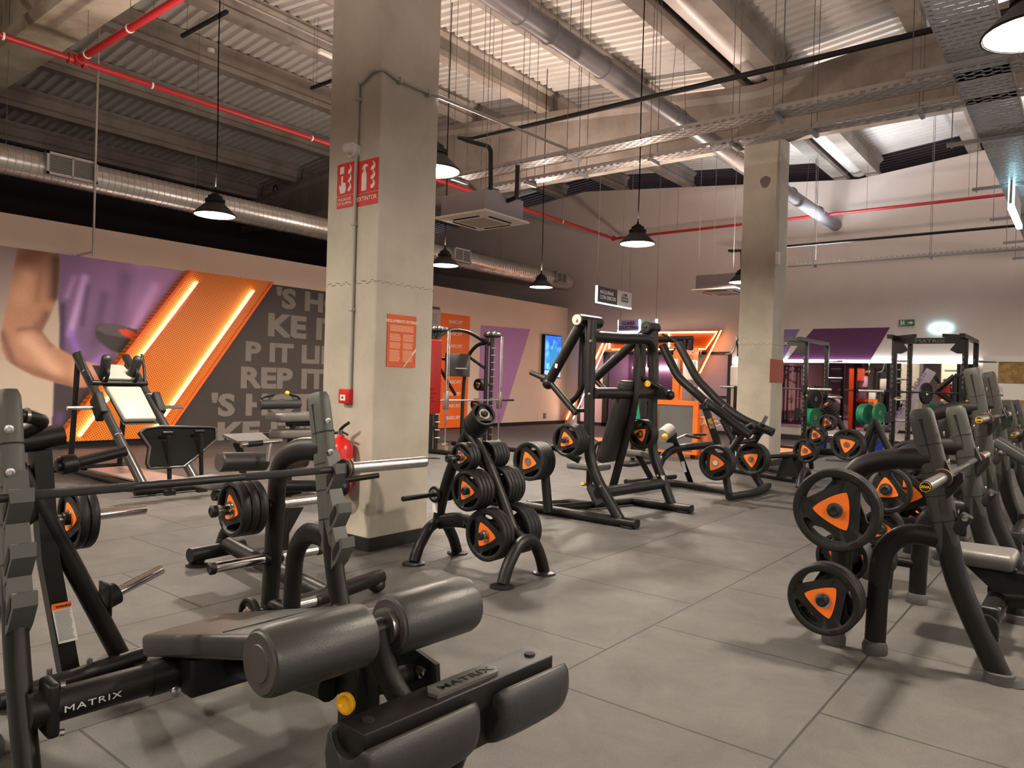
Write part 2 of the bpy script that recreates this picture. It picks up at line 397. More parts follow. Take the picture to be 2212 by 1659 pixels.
pendant(4.38, 7.94, 'black pendant lamp in front of the spiral duct, left of the near column')
pendant(4.49, 4.52, 'black pendant lamp half hidden by the near concrete column')
pendant(8.36, 8.12, 'black pendant lamp just right of the near column, before the spiral duct')
pendant(11.2, 8.3, 'black pendant lamp at the far end before the spiral duct')
pendant(8.28, 4.62, 'black pendant lamp hanging alone above the chest press machine')
pendant(13.35, 5.22, z=3.27, label='black pendant lamp partly hidden behind the far concrete column')
pendant(4.40, .27, 'bright pendant lamp at the top corner beside the wide cable tray')
for x, y in ((.4, 4.4), (.4, -3.2), (4.4, -3.4), (8.3, -3.4), (8.3, -7.2), (4.4, -7.4), (12.2, -3.4), (-3.6, .6), (-3.6, 4.4), (-3.6, 8.2), (.3, 8.2), (15.8, -2.6), (-3.6, -4)):
    pendant(x, y, 'black pendant lamp of the rows outside the picture')
# ================================================================== ADDED UPLIGHTS on the cable trays, unseen, to brighten the roof
def fill_uplight(x, y, z, power, colr, ln=1.5, ang=0.0, label='added fill light lying on top of a cable tray'):
    t = thing('added_tray_uplight', label, 'light fitting', (x, y, z), 'added fill lights on the cable trays')
    t.rotation_euler = (0, 0, ang)
    rm = Matrix.Rotation(ang, 3, 'Z')
    obj('body', MB().box((x, y, z+.02), (ln, .09, .04), ang, bev=.01), white_m, t)
    l = bpy.data.lights.new('tray_fill_light', 'AREA'); l.shape = 'RECTANGLE'; l.size = ln; l.size_y = .07; l.energy = power; l.color = colr; l.spread = R_(125)
    o = bpy.data.objects.new('lens', l); COL.objects.link(o); o.location = (x, y, z+.05); o.rotation_euler = (math.pi, 0, ang)  # added area light facing up at the roof deck
    o.parent = t; o.matrix_parent_inverse = world_of(t).inverted()
for x, y, pw, lab in ((13.7, .85, 65, 'added fill light on the wide tray beyond the far beam'), (15.6, .85, 60, 'added fill light on the wide tray near the back wall')):
    fill_uplight(x, y, 4.215, pw, (.80, .89, 1.0), label=lab)
fill_uplight(16.97, 5.0, 4.11, 90, (.80, .9, 1.0), ang=math.pi/2, label='added fill light on the slim tray before the back wall')
# ================================================================== CEILING SERVICES
def rod(mb, x, y, z0, z1, r=.004): mb.tube([(x, y, z0), (x, y, z1)], r, seg=6)
# spiral duct
DY, DZ, DR = 12.72, 4.37, .225
t = thing('spiral_duct', 'long silver spiral ventilation duct along the dark upper wall', 'duct', (8, DY, DZ))
mb = MB(); pts = []; rr = []
x = -6.0
while x < 18.45:
    pts += [(x, DY, DZ), (x+.075, DY, DZ), (x+.08, DY, DZ), (x+.09, DY, DZ), (x+.095, DY, DZ)]; rr += [DR, DR, DR+.006, DR+.006, DR]; x += .10
mb.ring(pts, rr, 30, cap=True); obj('duct_pipe', mb, galv, t)
obj('end_cap', MB().lathe([(DR+.004, 0), (DR+.004, .05), (DR*.8, .14), (0, .18)], (18.45, DY, DZ), (1, 0, 0)), galv, t)
grille_m = mat('dark_grille_slot', (.03, .03, .03), .6)
for gx, gw in ((4.52, .72), (13.45, .62), (17.8, .55)):
    g = obj('grille_box', MB().bx(gx-gw/2, gx+gw/2, DY-DR-.05, DY-.05, DZ-.14, DZ+.20), galv_d, t)
    obj('grille_back', MB().bx(gx-gw/2+.03, gx+gw/2-.03, DY-DR-.054, DY-DR-.049, DZ-.11, DZ+.17), grille_m, g)
    mb = MB(); y = DY-DR-.06
    for a, b, c, d in ((gx-gw/2, gx+gw/2, DZ+.165, DZ+.20), (gx-gw/2, gx+gw/2, DZ-.14, DZ-.105), (gx-gw/2, gx-gw/2+.035, DZ-.14, DZ+.2), (gx+gw/2-.035, gx+gw/2, DZ-.14, DZ+.2), (gx-.012, gx+.012, DZ-.12, DZ+.18)):
        mb.bx(a, b, y-.012, y+.006, c, d)
    for k in range(12): mb.bx(gx-gw/2+.02, gx+gw/2-.02, y-.004, y+.004, DZ-.105+k*.0235, DZ-.098+k*.0235)
    obj('grille_frame', mb, mat('grille_aluminium', (.5, .48, .46), .4, .6), g)
for px in (11, 422, 713, 1085):
    p = Y(px, 400, DY); mb = MB(); rod(mb, p.x, DY, DZ+DR, pz(DY)+.5); obj('hanger_rod', mb, rod_m, t)
# red sprinkler main and branches
SY, SZ, SX = 10.75, 5.42, 17.95
def clamp(mb, p, ax, r=.05):
    ax = Vector(ax); o = Vector(p)-ax*.03; mb.lathe([(r, 0), (r+.022, .005), (r+.022, .055), (r, .06)], o, ax, 14)
t = thing('sprinkler_pipe', 'red fire sprinkler main running past the near column', 'pipe', (8, SY, SZ))
obj('pipe_run', MB().tube([(-6, SY, SZ), (SX, SY, SZ)], .042), red_pipe, t)
j = Y(168, 103, SY); mb = MB()
mb.ball((j.x, SY, SZ), .062)
for dx in (-.09, .09): clamp(mb, (j.x+dx, SY, SZ), (1, 0, 0))
clamp(mb, (j.x, SY-.1, SZ+.0), (0, 1, 0)); obj('coupling', mb, red_pipe, t)
mb = MB(); mb.ball((SX, SY, SZ), .06); clamp(mb, (SX-.06, SY, SZ), (1, 0, 0)); obj('coupling', mb, red_pipe, t)
for px in (325, 673, 1110, 1220, 1):
    p = Y(px, 300, SY); mb = MB(); rod(mb, p.x, SY, SZ, pz(SY)+.5); obj('hanger_rod', mb, rod_m, t)
    obj('hanger_clip', MB().lathe([(.044, -.012), (.049, -.012), (.049, .012), (.044, .012)], (p.x, SY, SZ), (1, 0, 0), 14), white_m, t)
t = thing('sprinkler_pipe', 'red sprinkler branch crossing under the stained beam in the upper corner', 'pipe', (j.x, 7, SZ))
obj('pipe_run', MB().tube([(j.x, SY-.05, SZ), (j.x, -6, SZ)], .045), red_pipe, t)
for yy in (SY-.32, 9.2): obj('hanger_clip', MB().lathe([(.048, -.012), (.053, -.012), (.053, .012), (.048, .012)], (j.x, yy, SZ), (0, 1, 0), 14), white_m, t)
rods(t, [(j.x, 9.2, SZ, 6.0), (j.x, SY-.32, SZ, 6.0)])
t = thing('sprinkler_pipe', 'thin red sprinkler branch running along the high grey back wall', 'pipe', (SX, 5, SZ))
obj('pipe_run', MB().tube([(SX, SY, SZ), (SX, -6, SZ)], .036), red_pipe, t)
for px in (1464, 1872, 2091):
    p = X(px, 460, SX); mb = MB(); rod(mb, SX, p.y, SZ, pz(p.y)+.5); obj('hanger_rod', mb, rod_m, t)
# grey drain pipe
PY, PZ = 5.07, 5.36
t = thing('drain_pipe', 'thick grey plastic drain pipe passing below the roof to the back wall', 'pipe', (9, PY, PZ))
obj('pipe_run', MB().tube([(-4, PY, PZ+.06), (XB-.01, PY, PZ)], .135, seg=24), pvc, t)
mb = MB()
for px in (1120, 1185, 1300, 1455, 1470, 1582, 1715, 1775):
    p = Y(px, 200, PY); obj('pipe_clamp', MB().lathe([(.136, -.02), (.146, -.018), (.146, .018), (.136, .02)], (p.x, PY, PZ+.03), (1, 0, 0), 24), pvc, t)
mb = MB()
for px in (1180, 1465, 1760):
    p = Y(px, 200, PY)
    for dy in (-.18, .18): obj('hanger_rod', MB().tube([(p.x, PY+dy*.75, PZ+.05), (p.x, PY+dy*.2, pz(PY)+.46)], .004, seg=6), rod_m, t)
# cable trays
def tray_along(y0, y1, x0, x1, z, label, h=.06):
    t = thing('cable_tray', label, 'cable tray', ((x0+x1)/2, (y0+y1)/2, z))
    obj('tray_base', MB().bx(x0, x1, y0, y1, z, z+.004), tray_x, t, False)
    obj('side_rail', MB().bx(x0, x1, y0-.006, y0, z-.005, z+h).bx(x0, x1, y0-.006, y0+.02, z+h-.004, z+h), galv_d, t, False)
    obj('side_rail', MB().bx(x0, x1, y1, y1+.006, z-.005, z+h).bx(x0, x1, y1-.02, y1+.006, z+h-.004, z+h), galv_d, t, False); return t
def strut(t, x, y0, y1, z):
    mb = MB().bx(x-.02, x+.02, y0, y1, z-.045, z-.003); obj('support_strut', mb, galv_d, t)
    rods(t, [(x, y, z-.07, pz(y)+.5) for y in (y0+.05, y1-.05)], .005)
    for y in (y0+.05, y1-.05): obj('rod_nut', MB().lathe([(.012, 0), (.012, .015)], (x, y, z-.062), seg=6), brushed, t)
BT = tray_along(.64, 1.07, -5, XB-.15, 4.2, 'wide perforated cable tray crossing the top corner with blue reflections')
for x in (-2, .8, 4.9, 7.35, 9.7, 12.0, 14.2, 16.5, 18.5): strut(BT, x, .5, 1.4, 4.2)
def tray_across(x0, x1, y0, y1, z, label, h=.06):
    t = thing('cable_tray', label, 'cable tray', ((x0+x1)/2, (y0+y1)/2, z))
    obj('tray_base', MB().bx(x0, x1, y0, y1, z, z+.004), tray_y, t, False)
    for xx in (x0-.006, x1): obj('side_rail', MB().bx(xx, xx+.006, y0, y1, z-.004, z+h), dark_tray, t, False)
    return t
def strut2(t, x0, x1, y, z):
    obj('support_strut', MB().bx(x0, x1, y-.02, y+.02, z-.045, z-.004), galv_d, t)
    rods(t, [(x0+.03, y, z-.06, pz(y)+.5), (x1-.03, y, z-.06, pz(y)+.5)])
t1 = tray_across(7.62, 7.84, -6, 7.3, 4.2, 'slotted cable tray running across from the air unit to the wide tray')
for px in (825+155, 1235, 1675): p = X(px, 330, 7.7); strut2(t1, 7.56, 7.9, min(7.25, p.y), 4.2)
t2 = tray_across(8.34, 8.52, -6, 7.25, 4.2, 'lower slotted cable tray parallel behind the first one')
for px in (1045, 1145, 1257, 1410, 1585, 1755, 1985): p = X(px, 330, 8.4); strut2(t2, 8.30, 8.56, min(7.2, p.y), 4.2)
t3 = tray_across(16.9, 17.05, -6, 5.55, 4.1, 'slim cable tray low in front of the back wall')
for px in (1760, 2010): p = X(px, 560, 17); strut2(t3, 16.86, 17.1, p.y, 4.1)
# dark pipes
t = thing('refrigerant_pipe', 'insulated dark pipe crossing in front of the far beam and dropping to the air unit', 'pipe', (7.5, 4, 5))
a = X(1060, 410, 7.4); b = X(1060, 318, 7.4); c = X(988, 297, 7.4); d = X(1690, 152, 7.4)
obj('pipe_run', MB().tube([a + Vector((0, .1, 0)), a, b, c, c + Vector((.25, 0, .04)), Vector((7.65, d.y, c.z)), Vector((7.65, -6, c.z))], .03, .08, 10), black_flat, t)
for px in (1010, 1250, 1415, 1690): p = X(px, 200, 7.65); rods(t, [(7.65, p.y, c.z, pz(p.y)+.5)])
t = thing('refrigerant_pipe', 'thin dark pipe crossing before the back wall above the far air unit', 'pipe', (16.5, 3, 4.4))
a = X(1602, 602, 16.5); b = X(1602, 541, 16.5); c = X(1573, 541, 16.5)
obj('pipe_run', MB().tube([a, b, c, c+Vector((.15, 0, 0)), (16.65, -6, c.z)], .028, .06, 8), black_flat, t)
for px in (1760, 2012): p = X(px, 530, 16.65); rods(t, [(16.65, p.y, c.z, pz(p.y)+.5)])
# air units
def ac(x0, y0, z, label, s=.92):
    t = thing('ceiling_cassette_unit', label, 'air conditioner', (x0+s/2, y0+s/2, z), 'hanging air conditioning cassettes')
    x1, y1 = x0+s, y0+s; c = ((x0+x1)/2, (y0+y1)/2)
    obj('casing', MB().bx(x0+.06, x1-.06, y0+.06, y1-.06, z+.045, z+.33, bev=.02), grey_unit, t)
    mb = MB().prism([(x0, y0, z+.02), (x1, y0, z+.02), (x1, y1, z+.02), (x0, y1, z+.02)], (0, 0, .025))
    mb.add([(x0, y0, z+.02), (x1, y0, z+.02), (x1, y1, z+.02), (x0, y1, z+.02), (x0+.2, y0+.2, z), (x1-.2, y0+.2, z), (x1-.2, y1-.2, z), (x0+.2, y1-.2, z)],
           [(0, 1, 5, 4), (1, 2, 6, 5), (2, 3, 7, 6), (3, 0, 4, 7), (4, 5, 6, 7)])
    obj('cover_panel', mb, white_unit, t, False)
    obj('intake_grille', MB().bx(x0+.24, x1-.24, y0+.24, y1-.24, z-.006, z+.0), mat('intake_grille', (.42, .36, .32), .6), t)
    for dx, dy, sx, sy in ((0, -.32, .46, .025), (0, .32, .46, .025), (-.32, 0, .025, .46), (.32, 0, .025, .46)):
        obj('air_slot', MB().box((c[0]+dx, c[1]+dy, z+.006), (sx, sy, .02)), black_flat, t)
    rods(t, [(a, b, z+.1, pz(b)+.5) for a in (x0+.1, x1-.1) for b in (y0+.1, y1-.1)])
    obj('drain_pump', MB().bx(x1-.08, x1+.14, y1-.4, y1-.15, z+.1, z+.22, bev=.02).tube([(x0+.5, y0+.1, z+.25), (x0+.5, y0-.1, z+.28), (x0+.5, y0-.1, z+.7)], .03, .05), black_flat, t)
    return t
ac(7.0, 6.10, 3.44, 'white ceiling cassette hanging beside the near column')
ac(13.6, 5.42, 3.19, 'white ceiling cassette hanging left of the far column')
# conduit and small ceiling devices on purlins
def device(name, label, cat, px, py, y, kind):
    p = Y(px, py, y); t = thing(name, label, cat, p)
    return t, p
for yy, px, py, lab in ((13.34, 455, 106, 'small round white sensor on the roof beam, upper left'),):
    t = thing('smoke_detector', lab, 'detector', Y(px, py, yy)); p = Y(px, py, yy)
    obj('detector_body', MB().lathe([(.0, -.07), (.06, -.07), (.075, -.05), (.075, .0), (.05, .02)], p), white_m, t)
    obj('conduit', MB().tube([p+Vector((0, .0, .02)), p+Vector((-.25, 0, .05)), p+Vector((-.25, 0, .2)), p+Vector((-8, 0, .2))], .014, .06, 8), conduit_m, t)
t = thing('emergency_light', 'small white emergency light under a roof purlin beside the column', 'light fitting', Y(713, 120, 8.95)); p = Y(713, 120, 8.95)
obj('light_body', MB().bx(p.x-.2, p.x+.2, p.y-.04, p.y+.04, p.z-.03, p.z+.03, bev=.01), white_m, t)
obj('conduit', MB().tube([p+Vector((.1, 0, .02)), p+Vector((.16, 0, .2)), p+Vector((.6, 0, .22)), p+Vector((-7, .0, .22))][0:3], .014, .05, 8), conduit_m, t)
for px0, py0, px1, py1, lab in ((393, 78, 525, 40, 'short dark steel strut hung under the roof at upper left'), (672, 191, 760, 165, 'short dark steel strut hung beside the near column')):
    a = Z(px0, py0, 6.3); b = Z(px1, py1, 6.3); b = Vector((a.x, b.y, 6.3))
    t = thing('hanging_strut', lab, 'strut', (a+b)/2); obj('rail', MB().box((a+b)/2, (.045, (a-b).length, .045)), black_flat, t)
    rods(t, [(a.x, a.y-.15, 6.3, pz(a.y)+.5), (a.x, b.y+.1, 6.3, pz(b.y)+.5)])
t = thing('ceiling_conduit', 'thin grey conduit running along the purlin at the top', 'conduit', Y(600, 50, 10.9)); p = Y(510, 0, 10.9); q = Y(740, 80, 10.9)
obj('conduit_run', MB().tube([(p.x-6, p.y, p.z), (12, p.y, p.z)], .015, seg=8), conduit_m, t)
t = thing('drop_pole', 'slim steel pole dropping from the roof to the mural wall top', 'pole', (4.3, 12.2, 3))
a, b = Y(211, 95, 12.4), Y(201, 553, 12.4); obj('pole_tube', MB().tube([(b.x, 12.4, pz(12.4)+.44), (b.x, 12.4, b.z)], .019, seg=10), galv, t); obj('wall_bracket', MB().bx(b.x-.015, b.x+.015, 12.4, YL, b.z+.05, b.z+.08), galv, t)
# ================================================================== HANGING SIGNS
def hang_sign(name, o, xd, wd, ht, parts, lab, glow, rd, th=.035):
    xd = Vector(xd).normalized(); o = Vector(o); t = thing(name, lab, 'sign', o)
    n = Vector((0, 0, 1)).cross(xd)      # towards the viewer is -n
    x = 0
    for wf, m in parts:
        a = o + xd*x; b = o + xd*(x+wf*wd)
        obj('sign_face', MB().prism([a-n*th, b-n*th, b-n*th+Vector((0, 0, -ht)), a-n*th+Vector((0, 0, -ht))], n*th), m, t, False); x += wf*wd
    g = MB()
    g.prism([o-xd*.02-n*th*1.1, o-n*th*1.1, o-n*th*1.1-Vector((0, 0, ht)), o-xd*.02-n*th*1.1-Vector((0, 0, ht))], n*th*1.2)
    g.prism([o-xd*.02-n*th*1.1-Vector((0, 0, ht)), o+xd*wd-n*th*1.1-Vector((0, 0, ht)), o+xd*wd-n*th*1.1-Vector((0, 0, ht+.02)), o-xd*.02-n*th*1.1-Vector((0, 0, ht+.02))], n*th*1.2)
    obj('edge_light', g, glow, t, False)
    for k in rd: p = o+xd*wd*k; obj('hanger_cable', MB().tube([p, p+Vector((0, 0, pz(p.y)+.5-p.z))], .004, seg=6), rod_m, t)
    return t, n
sgrey = mat('sign_dark_grey', (.045, .035, .04), .5); swhite = mat('sign_frosted_white', (.5, .48, .46), .5); spurp = mat('sign_purple', (.36, .27, .48), .5)
p0 = Y(1288, 617, 8.0); p1 = Y(1362, 633, 8.0); L = p1.x-p0.x
t, n = hang_sign('hanging_sign', p0, (1, 0, 0), L, .33, ((.56, sgrey), (.44, swhite)), 'hanging sign reading MÁQUINAS CON DISCOS with a glowing edge', led_blue, (.03, .97))
text('lettering', 'MÁQUINAS\nCON DISCOS', .105, p0+Vector((.08, -.045, -.145)), (1, 0, 0), (0, 0, 1), mat('sign_white_text', (.75, .75, .75), .5), t, .002)
text('lettering', 'CLIMB,\nCREATOR,\nPROWLER', .065, p0+Vector((L*.78, -.045, -.10)), (1, 0, 0), (0, 0, 1), dark_let, t, .001, align='CENTER')
p0 = X(1338, 692, 15.5); p1 = X(1420, 689, 15.5); L = p0.y-p1.y
t, n = hang_sign('hanging_sign', p0, (0, -1, 0), L, .27, ((.56, spurp), (.44, swhite)), 'purple hanging sign reading CLASES COLECTIVAS with blue white edge light', led_blue, (.03, .97))
g = MB(); 
for k in (.565, 1.0): g.bx(15.44, 15.50, p0.y-L*k-.012, p0.y-L*k+.012, p0.z-.27, p0.z)
obj('edge_light', g, led_blue, t, False)
text('lettering', 'CLASES\nCOLECTIVAS', .105, p0+Vector((-.07, -L*.28, -.12)), (0, -1, 0), (0, 0, 1), dark_let, t, .003, align='CENTER')
# glowing zone sign on the wide tray
t = thing('hanging_sign', 'edge lit sign hanging below the wide tray at the picture edge', 'sign', X(2190, 420, 8.8))
a = Y(2183, 352, .9); pl = []
xx = a.x; dz = .0
aa, bb, cc = Y(2184, 353, .95), Y(2179, 438, .95), Y(2199, 476, .95)
w_ = Vector((.6, 0, 0))
obj('sign_face', MB().prism([aa+Vector((.03, 0, 0)), bb+Vector((.03, 0, 0)), bb+Vector((1.5, 0, 0)), aa+Vector((1.5, 0, 0))], (0, -.03, 0)), swhite, t, False)
obj('edge_light', MB().bx(aa.x-.02, aa.x+.04, .90, .97, bb.z, aa.z).bx(aa.x-.02, aa.x+1.5, .90, .97, bb.z-.06, bb.z), led_blue, t, False)
obj('hanger_cable', MB().tube([(aa.x+.06, .93, aa.z), (aa.x+.06, .93, 4.2)], .004, seg=6).tube([(aa.x+1.4, .93, aa.z), (aa.x+1.4, .93, 4.2)], .004, seg=6), galv, t)
# ================================================================== WALL GRAPHICS (left wall)
YW = YL-.03        # face of printed boards
def lin(c): return tuple(((v/255+.055)/1.055)**2.4 if v > 10 else v/255/12.92 for v in c)
def inpoly(px, py, poly):
    ins = np.zeros(px.shape, bool); n = len(poly)
    for i in range(n):
        x0, y0 = poly[i]; x1, y1 = poly[(i+1) % n]
        if y0 == y1: continue
        c = ((y0 > py) != (y1 > py)) & (px < (x1-x0)*(py-y0)/(y1-y0)+x0); ins ^= c
    return ins
def seg_d(px, py, a, b):
    ax, ay = a; bx_, by = b; dx, dy = bx_-ax, by-ay; t = np.clip(((px-ax)*dx+(py-ay)*dy)/(dx*dx+dy*dy), 0, 1)
    return np.hypot(px-ax-t*dx, py-ay-t*dy)
def mural():
    """a printed photograph: an arm in a violet T-shirt curling a dumbbell. The print is drawn in its own flat coordinates (u right, v up, metres)."""
    x0, x1, z0, z1 = .9, 8.3, .12, 3.12; nx, nz = 560, 250
    u = np.linspace(x0, x1, nx); v = np.linspace(z0, z1, nz); U, V = np.meshgrid(u, v)
    def q(pts): return [tuple(Y(px, py, YW).xz) for px, py in pts]
    arm = q([(40, 520), (34, 560), (22, 620), (9, 680), (2, 716), (2, 752), (12, 776), (33, 792), (70, 812), (118, 826), (165, 838), (205, 835), (240, 815), (290, 820), (296, 792), (262, 782), (225, 790), (180, 780), (158, 770), (135, 757), (112, 738), (92, 716), (106, 690), (118, 658), (126, 640), (130, 600), (130, 560), (128, 520)])
    shirt = q([(128, 515), (128, 590), (125, 640), (128, 700), (126, 800), (117, 825), (115, 870), (112, 930), (118, 1010), (500, 1010), (500, 560), (400, 515)])
    pants = q([(117, 822), (115, 870), (112, 930), (112, 1010), (500, 1010), (500, 870), (300, 850)])
    gap = q([(124, 648), (127, 700), (127, 755), (108, 737), (93, 716), (106, 690)])
    def blend(C, m, c): return C*(1-m[..., None]) + np.array(c)[None, None]*m[..., None]
    def L(*c): return np.array(lin(c))*1.25
    k = np.clip((V-1.2)/1.9, 0, 1)
    C = (L(196, 180, 160)[None, None]*(1-k[..., None]) + L(150, 128, 130)[None, None]*k[..., None])
    def soft(poly, w=.02):
        m = inpoly(U, V, poly).astype(float)
        for _ in range(2):
            m = (m + np.roll(m, 1, 0)+np.roll(m, -1, 0)+np.roll(m, 1, 1)+np.roll(m, -1, 1))/5
        return m
    def folds(p, w): a, b = q(p); return np.exp(-(seg_d(U, V, a, b)/w)**2)
    ms = soft(shirt); S1 = np.ones_like(C)*L(112, 84, 122)
    rng = np.random.RandomState(3)
    S1 = blend(S1, np.clip((V-1.9)/1.2, 0, 1)*.55, L(150, 110, 165))
    S1 = blend(S1, np.clip((U-4.6)/2.2, 0, 1)*np.clip((V-1.2)/1.2, 0, 1), L(196, 150, 208))
    for p, wd, c, s in (([(183, 600), (152, 720)], .06, (205, 165, 225), .9), ([(152, 720), (170, 765)], .07, (150, 110, 200), .8), ([(335, 620), (288, 715)], .09, (215, 170, 232), .8),
                        ([(225, 640), (205, 740)], .10, (95, 65, 105), .7), ([(270, 600), (250, 700)], .14, (100, 72, 110), .6), ([(160, 600), (145, 640)], .05, (180, 140, 200), .7),
                        ([(225, 770), (195, 790)], .07, (165, 120, 205), .8), ([(135, 660), (133, 780)], .05, (66, 44, 72), .8), ([(190, 620), (178, 700)], .05, (84, 58, 96), .6), ([(300, 560), (360, 560)], .12, (225, 180, 235), .7), ([(140, 545), (215, 560)], .07, (150, 118, 165), .6)):
        S1 = blend(S1, folds(p, wd)*s, L(*c))
    C = blend(C, ms, (0, 0, 0)) + S1*ms[..., None]
    mp = soft(pants); P1 = np.ones_like(C)*L(58, 48, 60)
    for p, wd, c, s in (([(150, 930), (230, 955)], .07, (100, 78, 118), .8), ([(130, 900), (128, 990)], .08, (92, 70, 120), .8), ([(200, 905), (260, 900)], .05, (95, 75, 100), .6), ([(170, 960), (260, 985)], .07, (88, 70, 96), .6)):
        P1 = blend(P1, folds(p, wd)*s, L(*c))
    C = C*(1-mp[..., None]) + P1*mp[..., None]
    ma = soft(arm); A1 = np.ones_like(C)*L(190, 138, 108)
    for p, wd, c, s in (([(80, 540), (55, 560)], .30, (110, 62, 44), .9), ([(122, 560), (118, 640)], .10, (78, 46, 36), .95), ([(100, 680), (85, 710)], .08, (120, 76, 58), .8), ([(45, 640), (60, 600)], .16, (216, 164, 130), .8),
                        ([(4, 720), (30, 785)], .06, (120, 82, 66), .8), ([(60, 735), (120, 800)], .12, (232, 186, 158), .8), ([(40, 790), (150, 832)], .08, (140, 96, 78), .8), ([(80, 700), (110, 745)], .05, (150, 100, 80), .6), ([(170, 800), (290, 800)], .12, (214, 170, 150), .8), ([(40, 712), (85, 706)], .04, (140, 92, 70), .6), ([(88, 590), (80, 650)], .05, (150, 104, 78), .5)):
        A1 = blend(A1, folds(p, wd)*s, L(*c))
    n = rng.rand(nz, nx)*.10+.95; A1 = A1*n[..., None]
    C = C*(1-ma[..., None]) + A1*ma[..., None]
    mg = soft(gap); C = blend(C, mg, L(196, 178, 158))
    # dumbbell head with an orange oval, and its handle
    db = q([(206, 708), (218, 699), (250, 701), (300, 714), (340, 738), (350, 760), (335, 780), (290, 775), (240, 757), (212, 737), (205, 722)])
    top = q([(206, 712), (218, 699), (250, 701), (300, 714), (338, 738), (322, 741), (270, 730), (230, 722)])
    oval = q([(256, 712), (272, 711), (300, 722), (322, 735), (310, 738), (285, 732), (262, 722)])
    hd = q([(250, 755), (278, 764), (276, 790), (250, 786)])
    C = blend(C, soft(hd), L(150, 130, 128)); C = blend(C, soft(db), L(62, 56, 60)); C = blend(C, soft(top), L(96, 88, 94)); C = blend(C, soft(oval), L(235, 84, 40))
    me = bpy.data.meshes.new('mural'); vs = np.stack([U.ravel(), np.full(U.size, YW), V.ravel()], 1)
    idx = np.arange(nx*nz).reshape(nz, nx); fc = np.stack([idx[:-1, :-1].ravel(), idx[:-1, 1:].ravel(), idx[1:, 1:].ravel(), idx[1:, :-1].ravel()], 1)
    me.from_pydata(vs.tolist(), [], fc.tolist())
    at = me.color_attributes.new('print', 'FLOAT_COLOR', 'POINT')
    at.data.foreach_set('color', np.concatenate([C.reshape(-1, 3), np.ones((C.size//3, 1))], 1).astype('f').ravel())
    m = mat('printed_mural', (.5, .5, .5), .55); nt = m.node_tree; a = nt.nodes.new('ShaderNodeAttribute'); a.attribute_name = 'print'
    nt.links.new(a.outputs['Color'], nt.nodes['Principled BSDF'].inputs['Base Color']); me.materials.append(m)
    t = thing('wall_mural', 'printed mural of a bent arm in a violet T-shirt curling a dumbbell', 'mural', (4, YW, 1.6))
    o = bpy.data.objects.new('print_sheet', me); COL.objects.link(o); o.parent = t; o.matrix_parent_inverse = world_of(t).inverted()
    obj('backing_board', MB().bx(x0, x1, YW+.002, YL, z0, z1), wall_dark, t)
mural()
# lettered wall
gm = mat('lettered_wall_grey', (.062, .048, .042), .6, vs=.7, col2=(.052, .040, .036)); lm = mat('grey_wall_letters', (.22, .19, .17), .6)
t = thing('lettered_wall_panel', 'dark grey wall print with large repeated REP IT LIKE IT\'S HOT lettering', 'wall print', (9.6, YW, 1.6))
_a, _b = Y(500, 605, YW).x, Y(255, 990, YW).x
obj('print_sheet', MB().prism([(_b, YW-.004, .12), (12.3, YW-.004, .12), (12.3, YW-.004, 3.10), (_a, YW-.004, 3.10)], (0, .012, 0)), gm, t)
rows = [("IT'S HOT REP", 600, 672, 618), ("LIKE IT'S HOT", 548, 716, 680), ("REP IT LIKE IT'S", 520, 775, 737), ("REP IT LIKE IT'S", 517, 833, 793), ("IT'S HOT REP IT", 466, 893, 850), ("LIKE IT'S HOT", 440, 963, 912)]
def row(s, pxl, pyb, pyt, skip):
    a = Y(pxl, pyb, YW); b = Y(pxl, pyt, YW); h = b.z-a.z; size = h/.70
    o = text('lettering', s, size, (a.x, YW-.006, a.z), (1, 0, 0), (0, 0, 1), lm, t, bold=size*.045, wide=1.3, space=1.02); return o
row("'S HOT REP", 596, 662, 622, 0); row("KE IT'S HOT", 576, 723, 677, 0); row("P IT LIKE IT'S", 528, 777, 738, 0); row("REP IT LIKE", 517, 836, 793, 0); row("'S HOT REP", 455, 897, 852, 0); row("KE IT'S HOT", 466, 962, 914, 0)
# perforated orange panel with two light strips
m = mat('perforated_orange_sheet', (.95, .23, .01), .45); nt = m.node_tree; tc = nt.nodes.new('ShaderNodeTexCoord'); mp = nt.nodes.new('ShaderNodeMapping'); mp.inputs['Rotation'].default_value = (0, R_(30), 0)
nt.links.new(tc.outputs['Object'], mp.inputs[0]); sp = nt.nodes.new('ShaderNodeSeparateXYZ'); nt.links.new(mp.outputs[0], sp.inputs[0])
def dots(nt, a, b, p):
    u = math_node(nt, 'SUBTRACT', math_node(nt, 'FRACT', math_node(nt, 'DIVIDE', math_node(nt, 'ADD', a, 50*p), p)), .5); v = math_node(nt, 'SUBTRACT', math_node(nt, 'FRACT', math_node(nt, 'DIVIDE', math_node(nt, 'ADD', b, 50*p), p)), .5)
    return math_node(nt, 'LESS_THAN', math_node(nt, 'ADD', math_node(nt, 'MULTIPLY', u, u), math_node(nt, 'MULTIPLY', v, v)), .075)
d = dots(nt, sp.outputs[0], sp.outputs[2], .034); mx = nt.nodes.new('ShaderNodeMix'); mx.data_type = 'RGBA'
mx.inputs['A'].default_value = (1.0, .26, .012, 1); mx.inputs['B'].default_value = (.20, .035, .002, 1); nt.links.new(d, mx.inputs['Factor']); nt.links.new(mx.outputs['Result'], nt.nodes['Principled BSDF'].inputs['Base Color']); perf = m
def panel(name, label, quad, y0, y1, m, parent=None):
    return obj(name, MB().prism([(p.x, y1, p.z) for p in quad], (0, y0-y1, 0)), m, parent, False)
t = thing('orange_light_panel', 'slanted perforated orange panel with two white light strips on the mural wall', 'light panel', (6.4, 12.8, 1.6))
